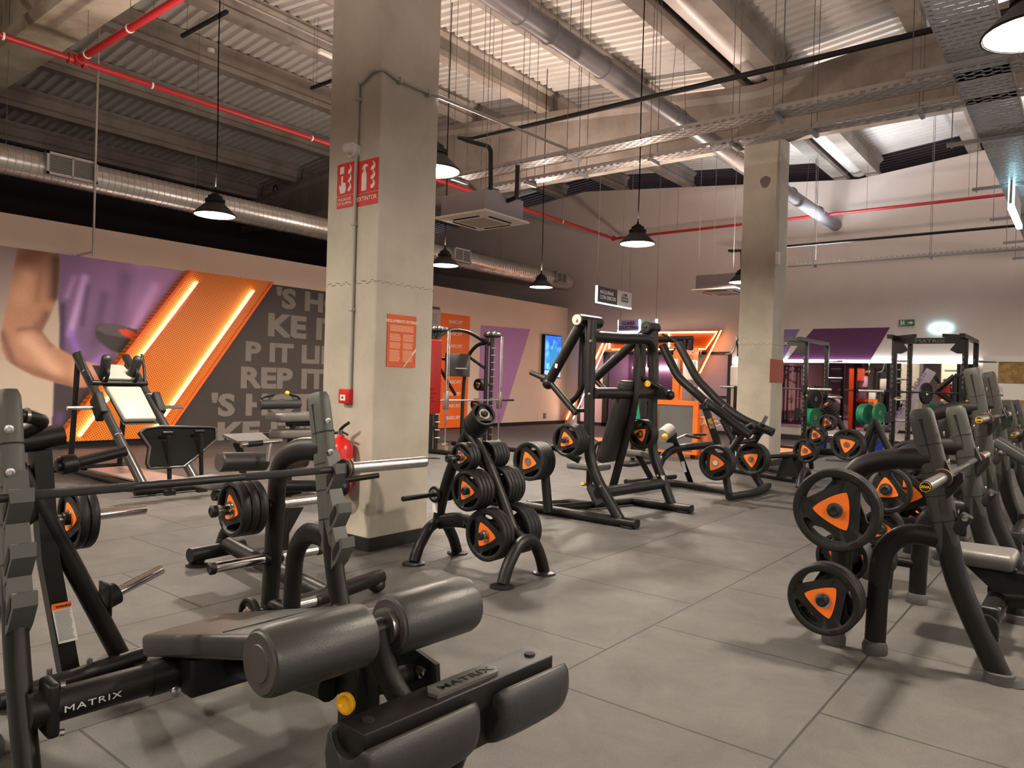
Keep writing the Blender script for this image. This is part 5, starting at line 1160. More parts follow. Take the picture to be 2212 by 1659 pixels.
obj('carriage_plate', MB().add([on(.25, .04)+Vector((sx*.2, 0, 0)) for sx in (-1, 1)]+[on(1.36, .04)+Vector((sx*.2, 0, 0)) for sx in (1, -1)], [(0, 1, 2, 3)]), black_flat, t)
tb('carriage_bar', t, [on(.62, .06)+Vector((-.32, 0, 0)), on(.62, .06)+Vector((.32, 0, 0))], .03, 0)
for sx in (-1, 1):
    p = on(.50, .20)+Vector((sx*.17, 0, 0)); obj('shoulder_pad', MB().box(p, (.11, .10, .34), rot=Matrix.Rotation(sx*.10, 3, 'Y') @ Matrix.Rotation(.5, 3, 'X'), bev=.045), vinyl, t)
    tb('pad_bracket', t, [on(.62, .05)+Vector((sx*.17, 0, 0)), on(.62, .22)+Vector((sx*.17, 0, 0)), p+Vector((0, 0, .02))], .02, .05)
    tb('grip_handle', t, [on(.62, .05)+Vector((sx*.30, 0, 0)), on(.42, .12)+Vector((sx*.34, 0, 0)), on(.20, .20)+Vector((sx*.36, 0, 0))], .017, .04)
    peg(chrome, t, on(.98, -.02)+Vector((sx*.34, 0, 0)), on(.98, -.02)+Vector((sx*.68, 0, 0)), .024, False, False)
    obj('carriage_wheel_box', MB().box(on(.98, -.0)+Vector((sx*.33, 0, 0)), (.09, .20, .30), rot=Matrix.Rotation(-.7, 3, 'X'), bev=.02), black_flat, t)
# foot plate seen from behind
f0 = [X(x/2.962, 500+y/2.962, 4.25) for x, y in ()]
yf = 7.35; F = [Y(x/2.962, 500+y/2.962, yf) for x, y in ((905, 1290), (945, 1262), (1050, 1250), (1370, 1255), (1392, 1262), (1385, 1330), (1240, 1440), (1150, 1500), (935, 1512), (925, 1480), (955, 1380))]
fp = obj('foot_plate', MB().prism([Vector((p.x, yf+(p.z-.55)*.35, p.z)) for p in F], (0, .05, -.01)), mat('black_kick_plate', (.004, .004, .004), .7, spec=.15), t)
obj('plate_rim', MB().ring([Vector((p.x, yf-.01+(p.z-.55)*.35, p.z)) for p in F+[F[0]]], .013, 8, cap=False), vinyl, fp)
for x0, x1 in (((1080, 1310), (1100, 1640)), ((1285, 1300), (1300, 1600))):
    A = Y(x0[0]/2.962, 500+x0[1]/2.962, yf-.06); tb('foot_plate_strut', t, [A, Vector((A.x+.03, yf-.05, .06))], .022, 0)
    obj('strut_fork', MB().tube([A+Vector((-.05, .03, .03)), A+Vector((.05, .03, .03))], .018, seg=10).bx(A.x-.02, A.x+.08, yf-.08, yf-.02, .04, .09), black, t)

# ================================================================== LEG CURL MACHINE behind the storage post
def d_(x, y, Y_): return Y(360+x/5.53, 830+y/5.53, Y_)
def f_(x, y, Y_): return Y(360+x/4.424, 1080+y/4.424, Y_)
t = thing('leg_curl_machine', 'black leg curl machine with thick rollers standing before the lettered wall', 'gym machine', (2.9, 4.6, 0))
a = Z(397, 1210, .10); b = Z(535, 1185, .10); a = Vector((2.50, 4.80, .11)); b = Vector((2.98, 4.86, .11))
A = Z(410, 1200, .09); B_ = Z(525, 1178, .09)
tb('rear_base', t, [A, B_], .048, 0); 
q = Z(425, 1216, .02); obj('ball_foot', MB().ball((q.x, q.y, .045), .055, (1, 1, .8)).lathe([(.07, 0), (.07, .02), (0, .021)], (q.x, q.y, 0), seg=22), rubber, t)
c = (A+B_)/2
A2 = Z(735, 1275, .09); B2 = Z(822, 1245, .09)
tb('front_base', t, [A2+(A2-B2)*1.2, B2], .045, 0)
for px, py in ((813, 1272), (650, 1312)): q = Z(px, py, .02); obj('ball_foot', MB().ball((q.x, q.y, .045), .055, (1, 1, .8)), rubber, t)
m_ = A2.lerp(B2, -.3); tb('spine_tube', t, [c+Vector((.05, -.05, .04)), (c+m_)/2+Vector((0, 0, .03)), m_], .05, .1)
tb('curved_post', t, [c+Vector((.03, 0, .03)), f_(520, 420, 4.75), f_(580, 250, 4.7), d_(1240, 1560, 4.55), d_(1340, 1300, 4.4), d_(1600, 1240, 4.3)], .04, .2)
tb('cross_arm', t, [d_(1380, 1215, 4.2), d_(2060, 1215, 4.2)], .040, 0); q = d_(2090, 1235, 4.2)
obj('arm_end', MB().ball(q, .065), black, t); tb('end_handle', t, [q+Vector((.02, 0, .05)), Y(817, 1027, 4.15)], .020, 0)
tb('front_post', t, [f_(1150, 150, 4.1), f_(1120, 300, 4.1), f_(1110, 560, 4.1)], .034, .1); obj('seat_mount', MB().prism([f_(1080, 80, 4.1), f_(1310, 70, 4.1), f_(1160, 340, 4.1), f_(1090, 330, 4.1)], (0, .05, 0)), black_flat, t)
for nm, (x0, y0), (x1, y1), r, Yd, mm in (('thigh_roller', (630, 930), (1180, 920), .068, 4.7, vinyl_grey), ('ankle_roller', (1440, 930), (1660, 900), .06, 4.7, vinyl_grey), ('shin_roller', (1110, 245), (1590, 235), .050, 6.6, vinyl)):
    p, q = d_(x0, y0, Yd), d_(x1, y1, Yd); o = obj(nm, MB().lathe([(r-.01, 0), (r, .012), (r, (q-p).length-.012), (r-.01, (q-p).length)], p, q-p, 30), mm, t)
    obj('roller_end', MB().lathe([(0, -.003), (r*.9, -.003), (r*.9, .0)], p, q-p, 30), cap_grey, o)
p0, p1 = d_(890, 725, 4.55), d_(1370, 675, 4.55)
tb('chrome_grip', t, [p0, p1], .018, 0, chrome); tb('foam_grip', t, [p0.lerp(p1, .15), p0.lerp(p1, .5)], .021, 0, rubber); tb('grip_post', t, [p0.lerp(p1, .72), d_(1205, 920, 4.55)], .017, 0, brushed)
pad(t, 'seat_pad', d_(460, 1175, 4.5)+Vector((0, .1, .01)), d_(800, 1165, 4.5)+Vector((0, .1, .03)), .32, .32, .06, pad_light_v, bev=.02); tb('seat_roller', t, [d_(560, 1330, 4.5), d_(700, 1330, 4.5)], .035, 0, rubber)
kn = tb('pull_pin', t, [d_(1060, 1115, 4.45), d_(1150, 1120, 4.45)], .011, 0); obj('pin_knob', MB().ball(d_(1070, 1112, 4.44), .022), yellow, kn)
t = thing('back_extension_bench', 'black padded bench with two small hand grips near the lettered wall', 'gym machine', (4.6, 6.6, 0))
for nm, (x0, y0), (x1, y1), w in (('chest_pad', (1265, 345), (1900, 330), .30), ('seat_pad', (1290, 545), (1900, 530), .25)): pad(t, nm, d_(x0, y0, 6.5), d_(x1, y1, 6.5), w, w, .09, pad_light_v, bev=.03)
tb('support_tube', t, [d_(1440, 470, 6.45), d_(1960, 462, 6.45)], .03, 0); tb('support_post', t, [d_(1510, 480, 6.45), d_(1475, 640, 6.45)], .028, 0); p = d_(1475, 640, 6.45); tb('lower_post', t, [p, (p.x, 6.45, .03)], .03, 0); obj('base_plate', MB().bx(p.x-.35, p.x+.35, 6.2, 6.7, 0, .04, bev=.01), black, t)
tb('hand_grip', t, [d_(1135, 170, 6.6), d_(1150, 155, 6.6), d_(1275, 122, 6.6)], .015, .01); g_ = tb('hand_grip', t, [d_(1590, 170, 6.6), d_(1575, 150, 6.6), d_(1435, 105, 6.6)], .015, .01); obj('yellow_tip', MB().ball(d_(1440, 106, 6.6), .024), yellow, g_)
t = thing('step_platform', 'dark slanted foot platform on one leg near the lettered wall', 'platform', (4, 6.2, 0))
P4 = [d_(665, 625, 5.9), d_(850, 710, 5.5), d_(1240, 690, 5.5), d_(1130, 600, 5.9)]; obj('platform_top', MB().prism(P4, (0, 0, .02)), mat('platform_rubber', (.05, .045, .042), .7), t, False)
p = d_(900, 800, 5.6); tb('platform_leg', t, [d_(830, 705, 5.6), d_(900, 840, 5.6), (p.x+.05, 5.6, .02)], .03, .02)

# ================================================================== SMITH MACHINE
def s_(x, y, Y_): return Y(880+x/4.608, 640+y/4.608, Y_)
def sx_(x, y, X_): return X(880+x/4.608, 640+y/4.608, X_)
SYY = 8.85; xa = s_(300, 800, SYY).x; xb = s_(835, 800, SYY).x
t = thing('smith_machine', 'black smith machine with chrome guide rods before the orange banner', 'gym machine', ((xa+xb)/2, SYY, 0))
for x in (xa, xb):
    zt = s_(300, 230, SYY).z if x == xa else s_(840, 290, SYY).z
    zt = 2.12
    for dy in (-.0, .13): tb('upright_tube', t, [(x, SYY+dy, .05), (x, SYY+dy, zt)], .036, 0)
    ph = obj('pulley_head', MB().box((x+.02, SYY+.02, zt+.03), (.16, .34, .10), bev=.045), vinyl, t)
    for dy in (-.08, .05): obj('pulley_wheel', MB().ball((x-.07, SYY+dy, zt+.05), .045), chrome, ph)
    tb('guide_rod', t, [(x+.05, SYY-.17, .12), (x+.05, SYY-.17, zt)], .016, 0, chrome); tb('chrome_rod', t, [(x+.10, SYY-.17, zt*.55), (x+.10, SYY-.17, zt)], .007, 0, chrome)
    for k in range(13): obj('catch_pin', MB().tube([(x-.05, SYY-.02, .28+k*.135), (x+.03, SYY-.06, .28+k*.135)], .010, seg=8), brushed, t)
    obj('base_foot', MB().ring([(x, SYY-.75, .04), (x, SYY+.95, .04)], .04, 12), black, t); obj('rod_foot', MB().bx(x+.01, x+.09, SYY-.21, SYY-.13, .06, .2, bev=.01), chrome, t)
    tb('rear_arch', t, [(x, SYY, 1.98), (x, SYY+.35, 2.0), (x, SYY+.62, 1.75), (x, SYY+.70, 1.2), (x, SYY+.72, .05)], .034, .3)
    tb('rear_strut', t, [(x, SYY+.12, 1.5), (x, SYY+.55, 1.72)], .028, 0)
for z, yy in ((2.06, .13), (1.55, .62)): tb('curved_top_beam', t, [(xa, SYY+yy, z-.10), (xa+(xb-xa)*.25, SYY+yy, z+.12), (xa+(xb-xa)*.6, SYY+yy, z+.14), (xb, SYY+yy, z-.06)], .036, .6)
tb('diagonal_brace', t, [(xa+(xb-xa)*.4, SYY+.62, 1.62), (xb-.25, SYY+.68, 1.0)], .03, 0)
bz = s_(600, 1035, SYY-.17).z
bar_ = tb('smith_bar', t, [(xa-.25, SYY-.17, bz), (xb+.45, SYY-.17, bz)], .016, 0, chrome); tb('bar_end', t, [(xb+.12, SYY-.17, bz), (xb+.48, SYY-.17, bz)], .020, 0, black)
for x in (xa+.05, xb+.05): obj('bar_carriage', MB().box((x, SYY-.17, bz), (.07, .09, .32), bev=.012), brushed, t)
obj('shade_panel', MB().bx(xb-.75, xb-.1, SYY+.45, SYY+.5, 1.35, 1.78, bev=.01), mat('panel_grey', (.02, .018, .017), .6), t); tb('panel_peg', t, [(xb-.5, SYY+.45, 1.5), (xb-.35, SYY+.3, 1.5)], .016, 0, chrome)
obj('counterweight', MB().tube([(xa+.3, SYY+.7, .15), (xa+.3, SYY+.7, 1.0)], .05, seg=14), chrome, t)
for k, (x, y, R, n) in enumerate(((690, 880, .12, 5), (660, 1080, .12, 3))):
    p = s_(x, y, SYY+.72); peg(black, t, (p.x-.02, p.y, p.z), (p.x+.42, p.y-.0, p.z), .022, False, False); stack((p.x+.03, p.y, p.z), (-1, 0, 0), 1, R, f'the {["upper", "lower"][k]} storage peg of the smith machine, facing side', th=.03, spin=1)
    stack((p.x+.06+n*.032, p.y, p.z), (1, 0, 0), n, R, f'the {["upper", "lower"][k]} storage peg of the smith machine', th=.03)
# ================================================================== BIG CHEST / SHOULDER PRESS MACHINE
def g(x, y, X_): return X(1150+x/3.017, 560+y/3.017, X_)
def gy(x, y, Y_): return Y(1150+x/3.017, 560+y/3.017, Y_)
GL, GR, GC = 5.85, 6.99, 6.42
t = thing('chest_press_machine', 'large black press machine with bent uprights and angled top levers in mid floor', 'gym machine', (GC, 3.8, 0))
UL = [Vector((GL, 3.36, .06)), g(418, 1430, GL), g(368, 1280, GL), g(372, 900, GL), g(385, 395, GL)]
UR = [Vector((GR, 3.40, .06)), g(845, 1430, GR), g(782, 1270, GR), g(785, 900, GR), g(790, 470, GR)]
for U in (UL, UR): tb('upright_tube', t, U, .051, .25)
for x_, yb in ((GL, 4.95), (GR, 4.0)):
    tb('base_rail', t, [(x_, 3.18, .045), (x_, yb if x_ == GL else 3.85, .045)], .050, 0, seg=16, sx=.8, sy=1.15, sq=.6)
    obj('rail_foot', MB().bx(x_-.06, x_+.06, 3.2, 3.32, 0, .02, bev=.008), black_flat, t)
tb('base_cross', t, [(GL, 4.25, .045), (GC, 4.02, .045), (GR, 3.85, .045)], .038, .1)
tb('base_cross', t, [(GL+.1, 4.5, .045), (GC, 4.30, .045), (GC, 4.02, .045)], .036, .05)
a, b = g(430, 500, GL), g(760, 525, GR)
tb('top_crossbar', t, [Vector((GL, UL[-1].y, a.z)), Vector((GL+.5, UL[-1].y, a.z+.01)), Vector((GR-.12, UR[-1].y, b.z+.0)), Vector((GR, UR[-1].y, b.z-.10)), Vector((GR, UR[-1].y, b.z-.3))], .056, .12)
a, b = g(400, 872, GL), g(820, 875, GR); tb('middle_crossbar', t, [a, b+Vector((.08, 0, 0))], .055, 0)
a, b = g(430, 1525, GL), g(850, 1460, GR); tb('lower_crossbar', t, [a, b], .056, 0)
# lever arms and pivots
for sd, X_, pc, le, hb, pg in (('L', GL, (330, 400), (110, 795), (285, 1005), True), ('R', GR, (770, 445), (410, 775), (590, 960), False)):
    p = g(*pc, X_); q = g(*le, X_)
    pv = obj('pivot_tube', MB().tube([p+Vector((-.10, 0, 0)), p+Vector((.28 if sd == 'L' else .12, 0, 0))], .060, seg=24), black, t)
    obj('pivot_cap', MB().lathe([(.052, 0), (.050, .012), (.015, .013), (.014, .028), (0, .03)], p+Vector((-.10, 0, 0)), (-1, 0, 0), 22), conduit_m if sd == 'L' else black, pv)
    tb('lever_arm', t, [p, q], .050, 0, seg=16)
    if sd == 'L':
        tb('handle_arm', t, [q, g(*hb, X_)], .032, 0); obj('arm_end', MB().ball(q+Vector((0, .01, -.02)), .062), black, t)
        h = tb('loading_horn', t, [g(95, 785, X_), g(-10, 738, X_)], .026, 0, rubber); obj('horn_collar', MB().lathe([(.03, 0), (.045, .005), (.045, .05), (.03, .055)], g(95, 785, X_), g(-10, 738, X_)-g(95, 785, X_), 18), black, h)
        tb('link_arm', t, [g(325, 430, X_+.1), g(325, 860, X_+.1), g(235, 948, X_+.1)], .030, .22); tb('grip_stub', t, [g(285, 985, X_), g(345, 985, X_+.1)], .020, 0)
        obj('warning_sticker', MB().prism([g(150, 680, X_-.055), g(166, 684, X_-.055), g(160, 712, X_-.055), g(146, 706, X_-.055)], (-.002, 0, 0)), white_lbl, t)
    else:
        tb('handle_arm', t, [q+Vector((0, 0, -.02)), g(*hb, X_)], .030, 0)
        tb('link_arm', t, [g(692, 555, GR-.1), g(692, 780, GR-.1), g(680, 900, GR-.1)], .030, .05)
for U, X_ in ((UL, GL), (UR, GR)):
    for k in (.35, .8, 1.2, 1.7): obj('frame_bolt', MB().lathe([(.014, 0), (.014, .01), (.007, .016), (0, .016)], (X_-.043, (3.70 if k > .5 else 3.55)-.0, k), (-1, 0, 0), 12), brushed, t)
# back pad, seat and column
a, b = g(655, 800, GC), g(505, 1330, GC)
up = Vector((0, .25, 1)); pn = (b-a).normalized().cross(Vector((1, 0, 0))).normalized(); pn = pn if pn.y < 0 else -pn
pad(t, 'back_pad', a, b, .30, .30, .09, vinyl, bev=.035, up=-pn if False else pn)
tb('pad_column', t, [g(655, 1000, GC+.05), g(520, 1500, GC+.05), Vector((GC+.02, 4.0, .06))], .042, .05); tb('pad_column', t, [g(690, 640, GC+.08), g(670, 900, GC+.05), g(640, 1050, GC+.05)], .038, .05)
sp = g(385, 1345, GC); pad(t, 'seat_pad', sp+Vector((0, .22, .03)), sp+Vector((0, -.16, .03)), .30, .28, .07, pad_light_v, bev=.025)
tb('seat_post', t, [sp+Vector((0, .02, -.03)), g(370, 1480, GC), Vector((GC, 3.9, .08))], .034, .04); obj('seat_lever', MB().ball(g(335, 1467, GC), .035, (1.3, .8, .5)), yellow, t)
obj('post_base', MB().ring([g(375, 1480, GC), Vector((GC, 3.92, .06))], [.05, .075], 4), black_flat, t)
# adjuster at the right
tb('adjuster_rail', t, [g(690, 745, GR-.25), g(740, 790, GR-.15), g(900, 880, GR+.05)], .034, .02); ak = obj('adjuster_plate', MB().prism([g(800, 850, GR-.1), g(860, 840, GR-.1), g(880, 880, GR-.1), (g(860, 910, GR-.1)), g(825, 900, GR-.1)], (-.03, 0, 0)), black, t)
obj('adjuster_knob', MB().lathe([(.03, 0), (.034, .015), (.03, .03), (0, .032)], g(752, 812, GR-.2), (-.9, -.3, 0), 18), yellow, t); obj('end_roller', MB().ball(g(895, 885, GR), .055), black, t)
tb('adjuster_bar', t, [g(690, 770, GR-.3), g(690, 860, GR-.3)], .028, 0)
# exercise chart and plates
obj('site_sticker', MB().bx(GR-.046, GR-.045, 3.47, 3.53, .30, .36).bx(GR-.046, GR-.045, 3.47, 3.53, .22, .28), white_lbl, t)
p = X(1140, 997, 5.50); tb('rear_horn_arm', t, [p+Vector((.2, -.05, .0)), g(120, 1205, GL-.1), UL[2]+Vector((0, .1, -.05))], .04, .08); tb('rear_leg', t, [p+Vector((.22, -.03, 0)), Vector((p.x+.22, p.y-.1, .05))], .045, 0)
tb('plate_peg', t, [p+Vector((.25, 0, 0)), p], .024, 0, chrome); stack(p, (-1, 0, 0), 5, .185, 'the rear storage peg of the press machine', spin=.4)
p = X(1222, 951, 5.52); peg(chrome, t, (GL, p.y, p.z), (p.x-.05, p.y, p.z), .022, True, False); stack(p, (-1, 0, 0), 4, .152, 'the left loading peg of the press machine', spin=.3)
p = X(1383, 938, 6.62); peg(chrome, t, (GR, p.y, p.z), (p.x-.07, p.y, p.z), .022, False, False); stack(p, (-1, 0, 0), 3, .150, 'the right storage peg of the press machine', spin=1.3)
p = X(1300, 976, 7.4); plate(p, (-1, 0, 0), .13, 'plate half hidden behind the leaning back pad of the press machine', 'plates behind the press machine', .3)
tb('peg_stub', t, [p+Vector((.05, 0, 0)), Vector((GR, p.y-.5, p.z))], .02, 0)

# ================================================================== SECOND PLATE LOADED MACHINE with long curved arms
HL, HR = 8.13, 9.2; HC = (HL+HR)/2
t = thing('row_machine', 'black plate loaded machine with two long sweeping arms left of the far column', 'gym machine', (HC, 3.8, 0))
for X_, pts in ((HL, ((848, 560), (895, 660), (950, 770), (1030, 840), (1130, 930), (1210, 985), (1320, 1075), (1420, 1150))), (HR-.3, ((945, 545), (1000, 640), (1070, 780), (1160, 870), (1250, 960), (1370, 1045), (1570, 1130)))):
    P = [g(*p, X_) for p in pts]; tb('sweeping_arm', t, P, .052, .3, seg=16)
    obj('arm_band', MB().lathe([(.053, 0), (.056, .004), (.053, .008)], P[4], P[5]-P[4], 20), brushed, t)
A = g(1125, 960, HL); obj('front_cheek', MB().tube([g(1125, 945, HL), g(1128, 975, HL)], .07, seg=18).ring([g(1125, 960, HL), g(1215, 1225, HL)], .045, 4, up=(1, 1, 0)), black, t)
st = mat('chart_stickers', (.55, .35, .08), .6, vs=40, col2=(.03, .03, .03)); obj('exercise_chart', MB().prism([g(1138, 1040, HL-.05), g(1170, 1035, HL-.05), g(1192, 1100, HL-.05), g(1158, 1105, HL-.05)], (-.003, 0, 0)), st, t, False)
tb('front_leg', t, [g(1500, 1490, HR), g(1330, 1215, HR), g(1240, 1040, HR)], .046, .05); tb('rear_leg', t, [g(1285, 1560, HL), g(1262, 1420, HL), g(1255, 1300, HL)], .044, .05)
tb('upright_fork', t, [g(1240, 1320, HL+.2), g(1400, 1100, HL+.3), g(1440, 1080, HL+.3)], .04, .1); tb('upright_fork', t, [g(1370, 1310, HR-.1), g(1480, 1130, HR-.1)], .045, 0)
tb('fork_bridge', t, [g(1300, 1200, HL+.3), g(1440, 1180, HR-.2)], .030, .02); obj('fork_head', MB().box(g(1345, 1110, HL+.3), (.14, .14, .14), bev=.03), black, t); obj('fork_head', MB().box(g(1470, 1110, HR-.1), (.14, .14, .13), bev=.03), black, t)
tb('curved_base', t, [Vector((HL-.05, 3.22, .05)), Vector((HC, 3.12, .05)), Vector((HR+.22, 3.24, .05))], .040, .5, seg=14, sq=.5)
A, B_ = Z(1405, 1036, .05), Z(1575, 1062, .05); tb('long_base_rail', t, [A, B_], .042, 0, sq=.5); A2, B2 = Z(1352, 1041, .05), Z(1458, 1029, .05); tb('rear_base_rail', t, [A2, B2], .036, 0)
Yc = 4.25
tb('spine_arch', t, [gy(815, 1375, Yc), gy(840, 1300, Yc), gy(900, 1245, Yc), gy(1000, 1222, Yc), gy(1185, 1208, Yc-.3)], .052, .3, seg=16); tb('label_leg', t, [gy(905, 1130, Yc), gy(950, 1240, Yc), gy(1030, 1450, Yc)], .044, 0, seg=4)
obj('warning_label', MB().prism([gy(968, 1320, Yc-.05), gy(990, 1316, Yc-.05), gy(1005, 1385, Yc-.05), gy(988, 1390, Yc-.05)], (0, -.002, 0)), white_lbl, t)
r = obj('chest_roller', MB().tube([gy(845, 1150, Yc), gy(895, 1110, Yc)], .085, seg=20), mat('worn_pad_top', (.30, .27, .25), .5), t); obj('roller_knob', MB().ball(gy(862, 1156, Yc-.1), .038), yellow, t)
obj('roller_clamp', MB().box(gy(905, 1160, Yc), (.14, .12, .14), bev=.03), black, t)
tb('grip_bar', t, [gy(940, 1170, Yc+.3), gy(1000, 1145, Yc+.3), gy(1135, 1142, Yc+.3)], .015, .04, chrome); tb('foam_grip', t, [gy(1050, 1143, Yc+.3), gy(1125, 1142, Yc+.3)], .021, 0, rubber)
tb('grip_bar', t, [gy(1000, 1150, Yc+.2), gy(1090, 1165, Yc+.2)], .018, 0, rubber)
pad(t, 'seat_pad', gy(628, 1238, Yc+.1), gy(760, 1275, Yc+.1), .34, .34, .07, pad_light_v, bev=.02); tb('seat_strut', t, [gy(690, 1280, Yc), gy(770, 1420, Yc)], .035, 0)
p = g(1450, 1085, HL+.45); peg(chrome, t, g(1490, 1090, HL+.5), g(1532, 1012, HL+.5), .024, False, True)
p = X(1545, 1000, HL-.28); peg(chrome, t, (HL+.05, p.y, p.z), (p.x-.01, p.y, p.z), .022, False, False); stack(p, (-1, 0, 0), 3, .20, 'the near loading horn of the sweeping arm machine', spin=.5); obj('horn_disc', MB().lathe([(.03, 0), (.03, .004), (0, .004)], p, (-1, 0, 0), 18), white_m, t)
p = X(1622, 992, HR-.22); stack(p, (-1, 0, 0), 4, .20, 'the far loading horn of the sweeping arm machine', spin=1.2)
tb('horn_bar', t, [p+Vector((-.05, 0, 0)), p+Vector((.25, 0, 0))], .022, 0, chrome)
# low lever machine base behind it
t = thing('lever_base_machine', 'low black machine base with a tilted bracket right of the sweeping arm machine', 'gym machine', (10.7, 3.3, 0))
for (x0, y0), (x1, y1) in (((1570, 1012), (1715, 1036)), ((1600, 998), (1738, 1030))): tb('base_rail', t, [Z(x0, y0, .05), Z(x1, y1, .05)], .045, 0)
q = Z(1700, 1030, .08); 
for dx in (0, .34): obj('bracket_plate', MB().prism([q+Vector((dx+.02, -.16, -.02)), q+Vector((dx+.02, .16, -.02)), q+Vector((dx+.02, .08, .26)), q+Vector((dx+.02, -.05, .28))], (.02, 0, 0)), black, t)
tb('tilted_arm', t, [q+Vector((.15, 0, .18)), q+Vector((.1, -.1, .3)), q+Vector((-.6, .9, .2))], .03, .05); tb('chrome_stub', t, [q+Vector((.2, -.2, .05)), q+Vector((.5, -.25, .05))], .03, 0, chrome)
# ================================================================== CLEANING STATION, TOWER
def k_(x, y, X_): return X(1380+x/9.217, 820+y/9.217, X_)
t = thing('notice_stand', 'orange framed stand with a blank grey board before the studio doors', 'notice stand', (12.15, 5.9, 0))
P = [k_(355, 400, 12.1), k_(1200, 435, 12.1), k_(1150, 1480, 12.1), k_(330, 1440, 12.1)]; P[1].y = P[2].y; P[0].y = P[3].y; zt = (P[0].z+P[1].z)/2
y0_, y1_ = P[0].y, P[1].y
obj('stand_frame', MB().bx(12.10, 12.20, y1_, y0_, zt-.08, zt).bx(12.10, 12.20, y1_, y1_+.09, .12, zt-.08).bx(12.10, 12.20, y0_-.02, y0_, .12, zt-.08).bx(12.1, 12.2, y1_, y0_, .08, .12), orange_p, t)
obj('blank_board', MB().bx(12.115, 12.19, y1_+.09, y0_-.02, .12, zt-.08), mat('board_grey', (.115, .11, .11), .6), t)
for yy in (y0_-.05, y1_+.1): obj('caster', MB().ball((12.15, yy, .05), .045), black_flat, t)
t = thing('cleaning_station', 'tall orange cabinet post with white paper dispensers behind the grey board', 'dispenser', (12.6, 5.6, 0))
A, B_ = X(1460, 752, 12.6), X(1468, 880, 12.6); yl, yr = X(1456, 800, 12.6).y, X(1489, 800, 12.6).y
obj('orange_post', MB().bx(12.55, 12.75, X(1470, 800, 12.6).y, yl, 0, X(1462, 752, 12.6).z), orange_p, t); obj('post_side', MB().bx(12.55, 12.75, X(1500, 800, 12.6).y, X(1470, 800, 12.6).y-.0, 1.62, X(1462, 752, 12.6).z), mat('rust_orange', (.75, .18, .05), .5), t)
text('lettering', 'BASIC-FIT', .10, (12.545, X(1472, 800, 12.6).y, X(1480, 766, 12.6).z), (0, -1, 0), (0, 0, 1), mat('pale_orange_text', (.9, .6, .4), .5), t, .002)
for nm, (x0, y0), (x1, y1), mm in (('paper_dispenser', (1478, 778), (1505, 822), white_m), ('paper_dispenser', (1455, 775), (1468, 815), white_m), ('towel_roll', (1476, 830), (1500, 868), mat('dim_box', (.25, .2, .18), .5)), ('spray_rack', (1510, 832), (1532, 870), white_m)):
    a, b = X(x0, y0, 12.52), X(x1, y1, 12.52); obj(nm, MB().bx(12.45, 12.56, b.y, a.y, b.z, a.z, bev=.03), mm, t)
t = thing('promo_block', 'low orange block with white slogan beside the grey board', 'sign block', (12.4, 5.3, 0)); a, b = k_(1170, 740, 12.5), k_(1405, 1240, 12.5)
bb = obj('block_body', MB().bx(12.42, 12.75, b.y, a.y, 0, a.z), mat('soft_orange', (.80, .26, .10), .6), t); text('lettering', 'BASIC-FIT', .15, (12.415, a.y-.04, k_(1200, 900, 12.5).z), (0, -1, 0), (0, 0, 1), mat('pale_text', (.85, .6, .45), .5), bb, .002)
t = thing('sanitiser_dispenser', 'white rounded dispenser on a stand left of the far column', 'dispenser', (13, 5.4, 0)); a, b = X(1577, 790, 12.9), X(1598, 835, 12.9)
obj('dispenser_body', MB().bx(12.9, 13.05, b.y, a.y, b.z, a.z, bev=.03), white_m, t); obj('stand_tube', MB().tube([(12.97, (a.y+b.y)/2, 0), (12.97, (a.y+b.y)/2, b.z)], .04, seg=12), black, t); obj('stand_foot', MB().lathe([(.18, 0), (.18, .02), (0, .02)], (12.97, (a.y+b.y)/2, 0)), black, t)
# cable tower behind the press machine
t = thing('cable_tower', 'black cable tower with a wide pull bar behind the press machine', 'gym machine', (10.6, 5.2, 0))
TX = 10.6; a, b = X(1374, 745, TX), X(1388, 745, TX)
for px in (1374, 1391): p = X(px, 740, TX); tb('tower_post', t, [(TX, p.y, .05), (TX, p.y, X(1380, 724, TX).z)], .045, 0, seg=4)
zt = X(1460, 733, TX).z; tb('top_boom', t, [(TX, X(1372, 733, TX).y, zt), (TX, X(1497, 733, TX).y, zt)], .05, 0, seg=4)
tb('pull_bar', t, [X(1430, 722, TX-.2), X(1450, 730, TX-.2), X(1470, 748, TX-.2)], .018, .1); tb('pull_bar', t, [X(1440, 752, TX-.3), X(1470, 751, TX-.3)], .016, 0, chrome); tb('hanger_link', t, [X(1462, 733, TX-.1), X(1460, 752, TX-.1), X(1452, 760, TX-.1)], .012, .04, black)
for px in (1480, 1492): p = X(px, 745, TX); obj('pulley_box', MB().box((TX, p.y, p.z+.01), (.08, .06, .18), bev=.01), black_flat, t)
obj('weight_stack_sleeve', MB().bx(TX-.1, TX+.1, X(1391, 900, TX).y, X(1374, 900, TX).y, .1, 1.15, bev=.02), black_flat, t); obj('green_print', MB().prism([X(1373, 905, TX-.11), X(1380, 870, TX-.11), X(1383, 905, TX-.11)], (-.003, 0, 0)), green, t)
obj('tower_base', MB().bx(TX-.5, TX+.6, X(1391, 900, TX).y-.05, X(1374, 900, TX).y+.05, 0, .06, bev=.02), black, t)
t = thing('hanging_curl_handle', 'steel V shaped curl handle hanging left of the far column', 'handle', X(1590, 730, 12.9)); p = X(1591, 722, 12.9)
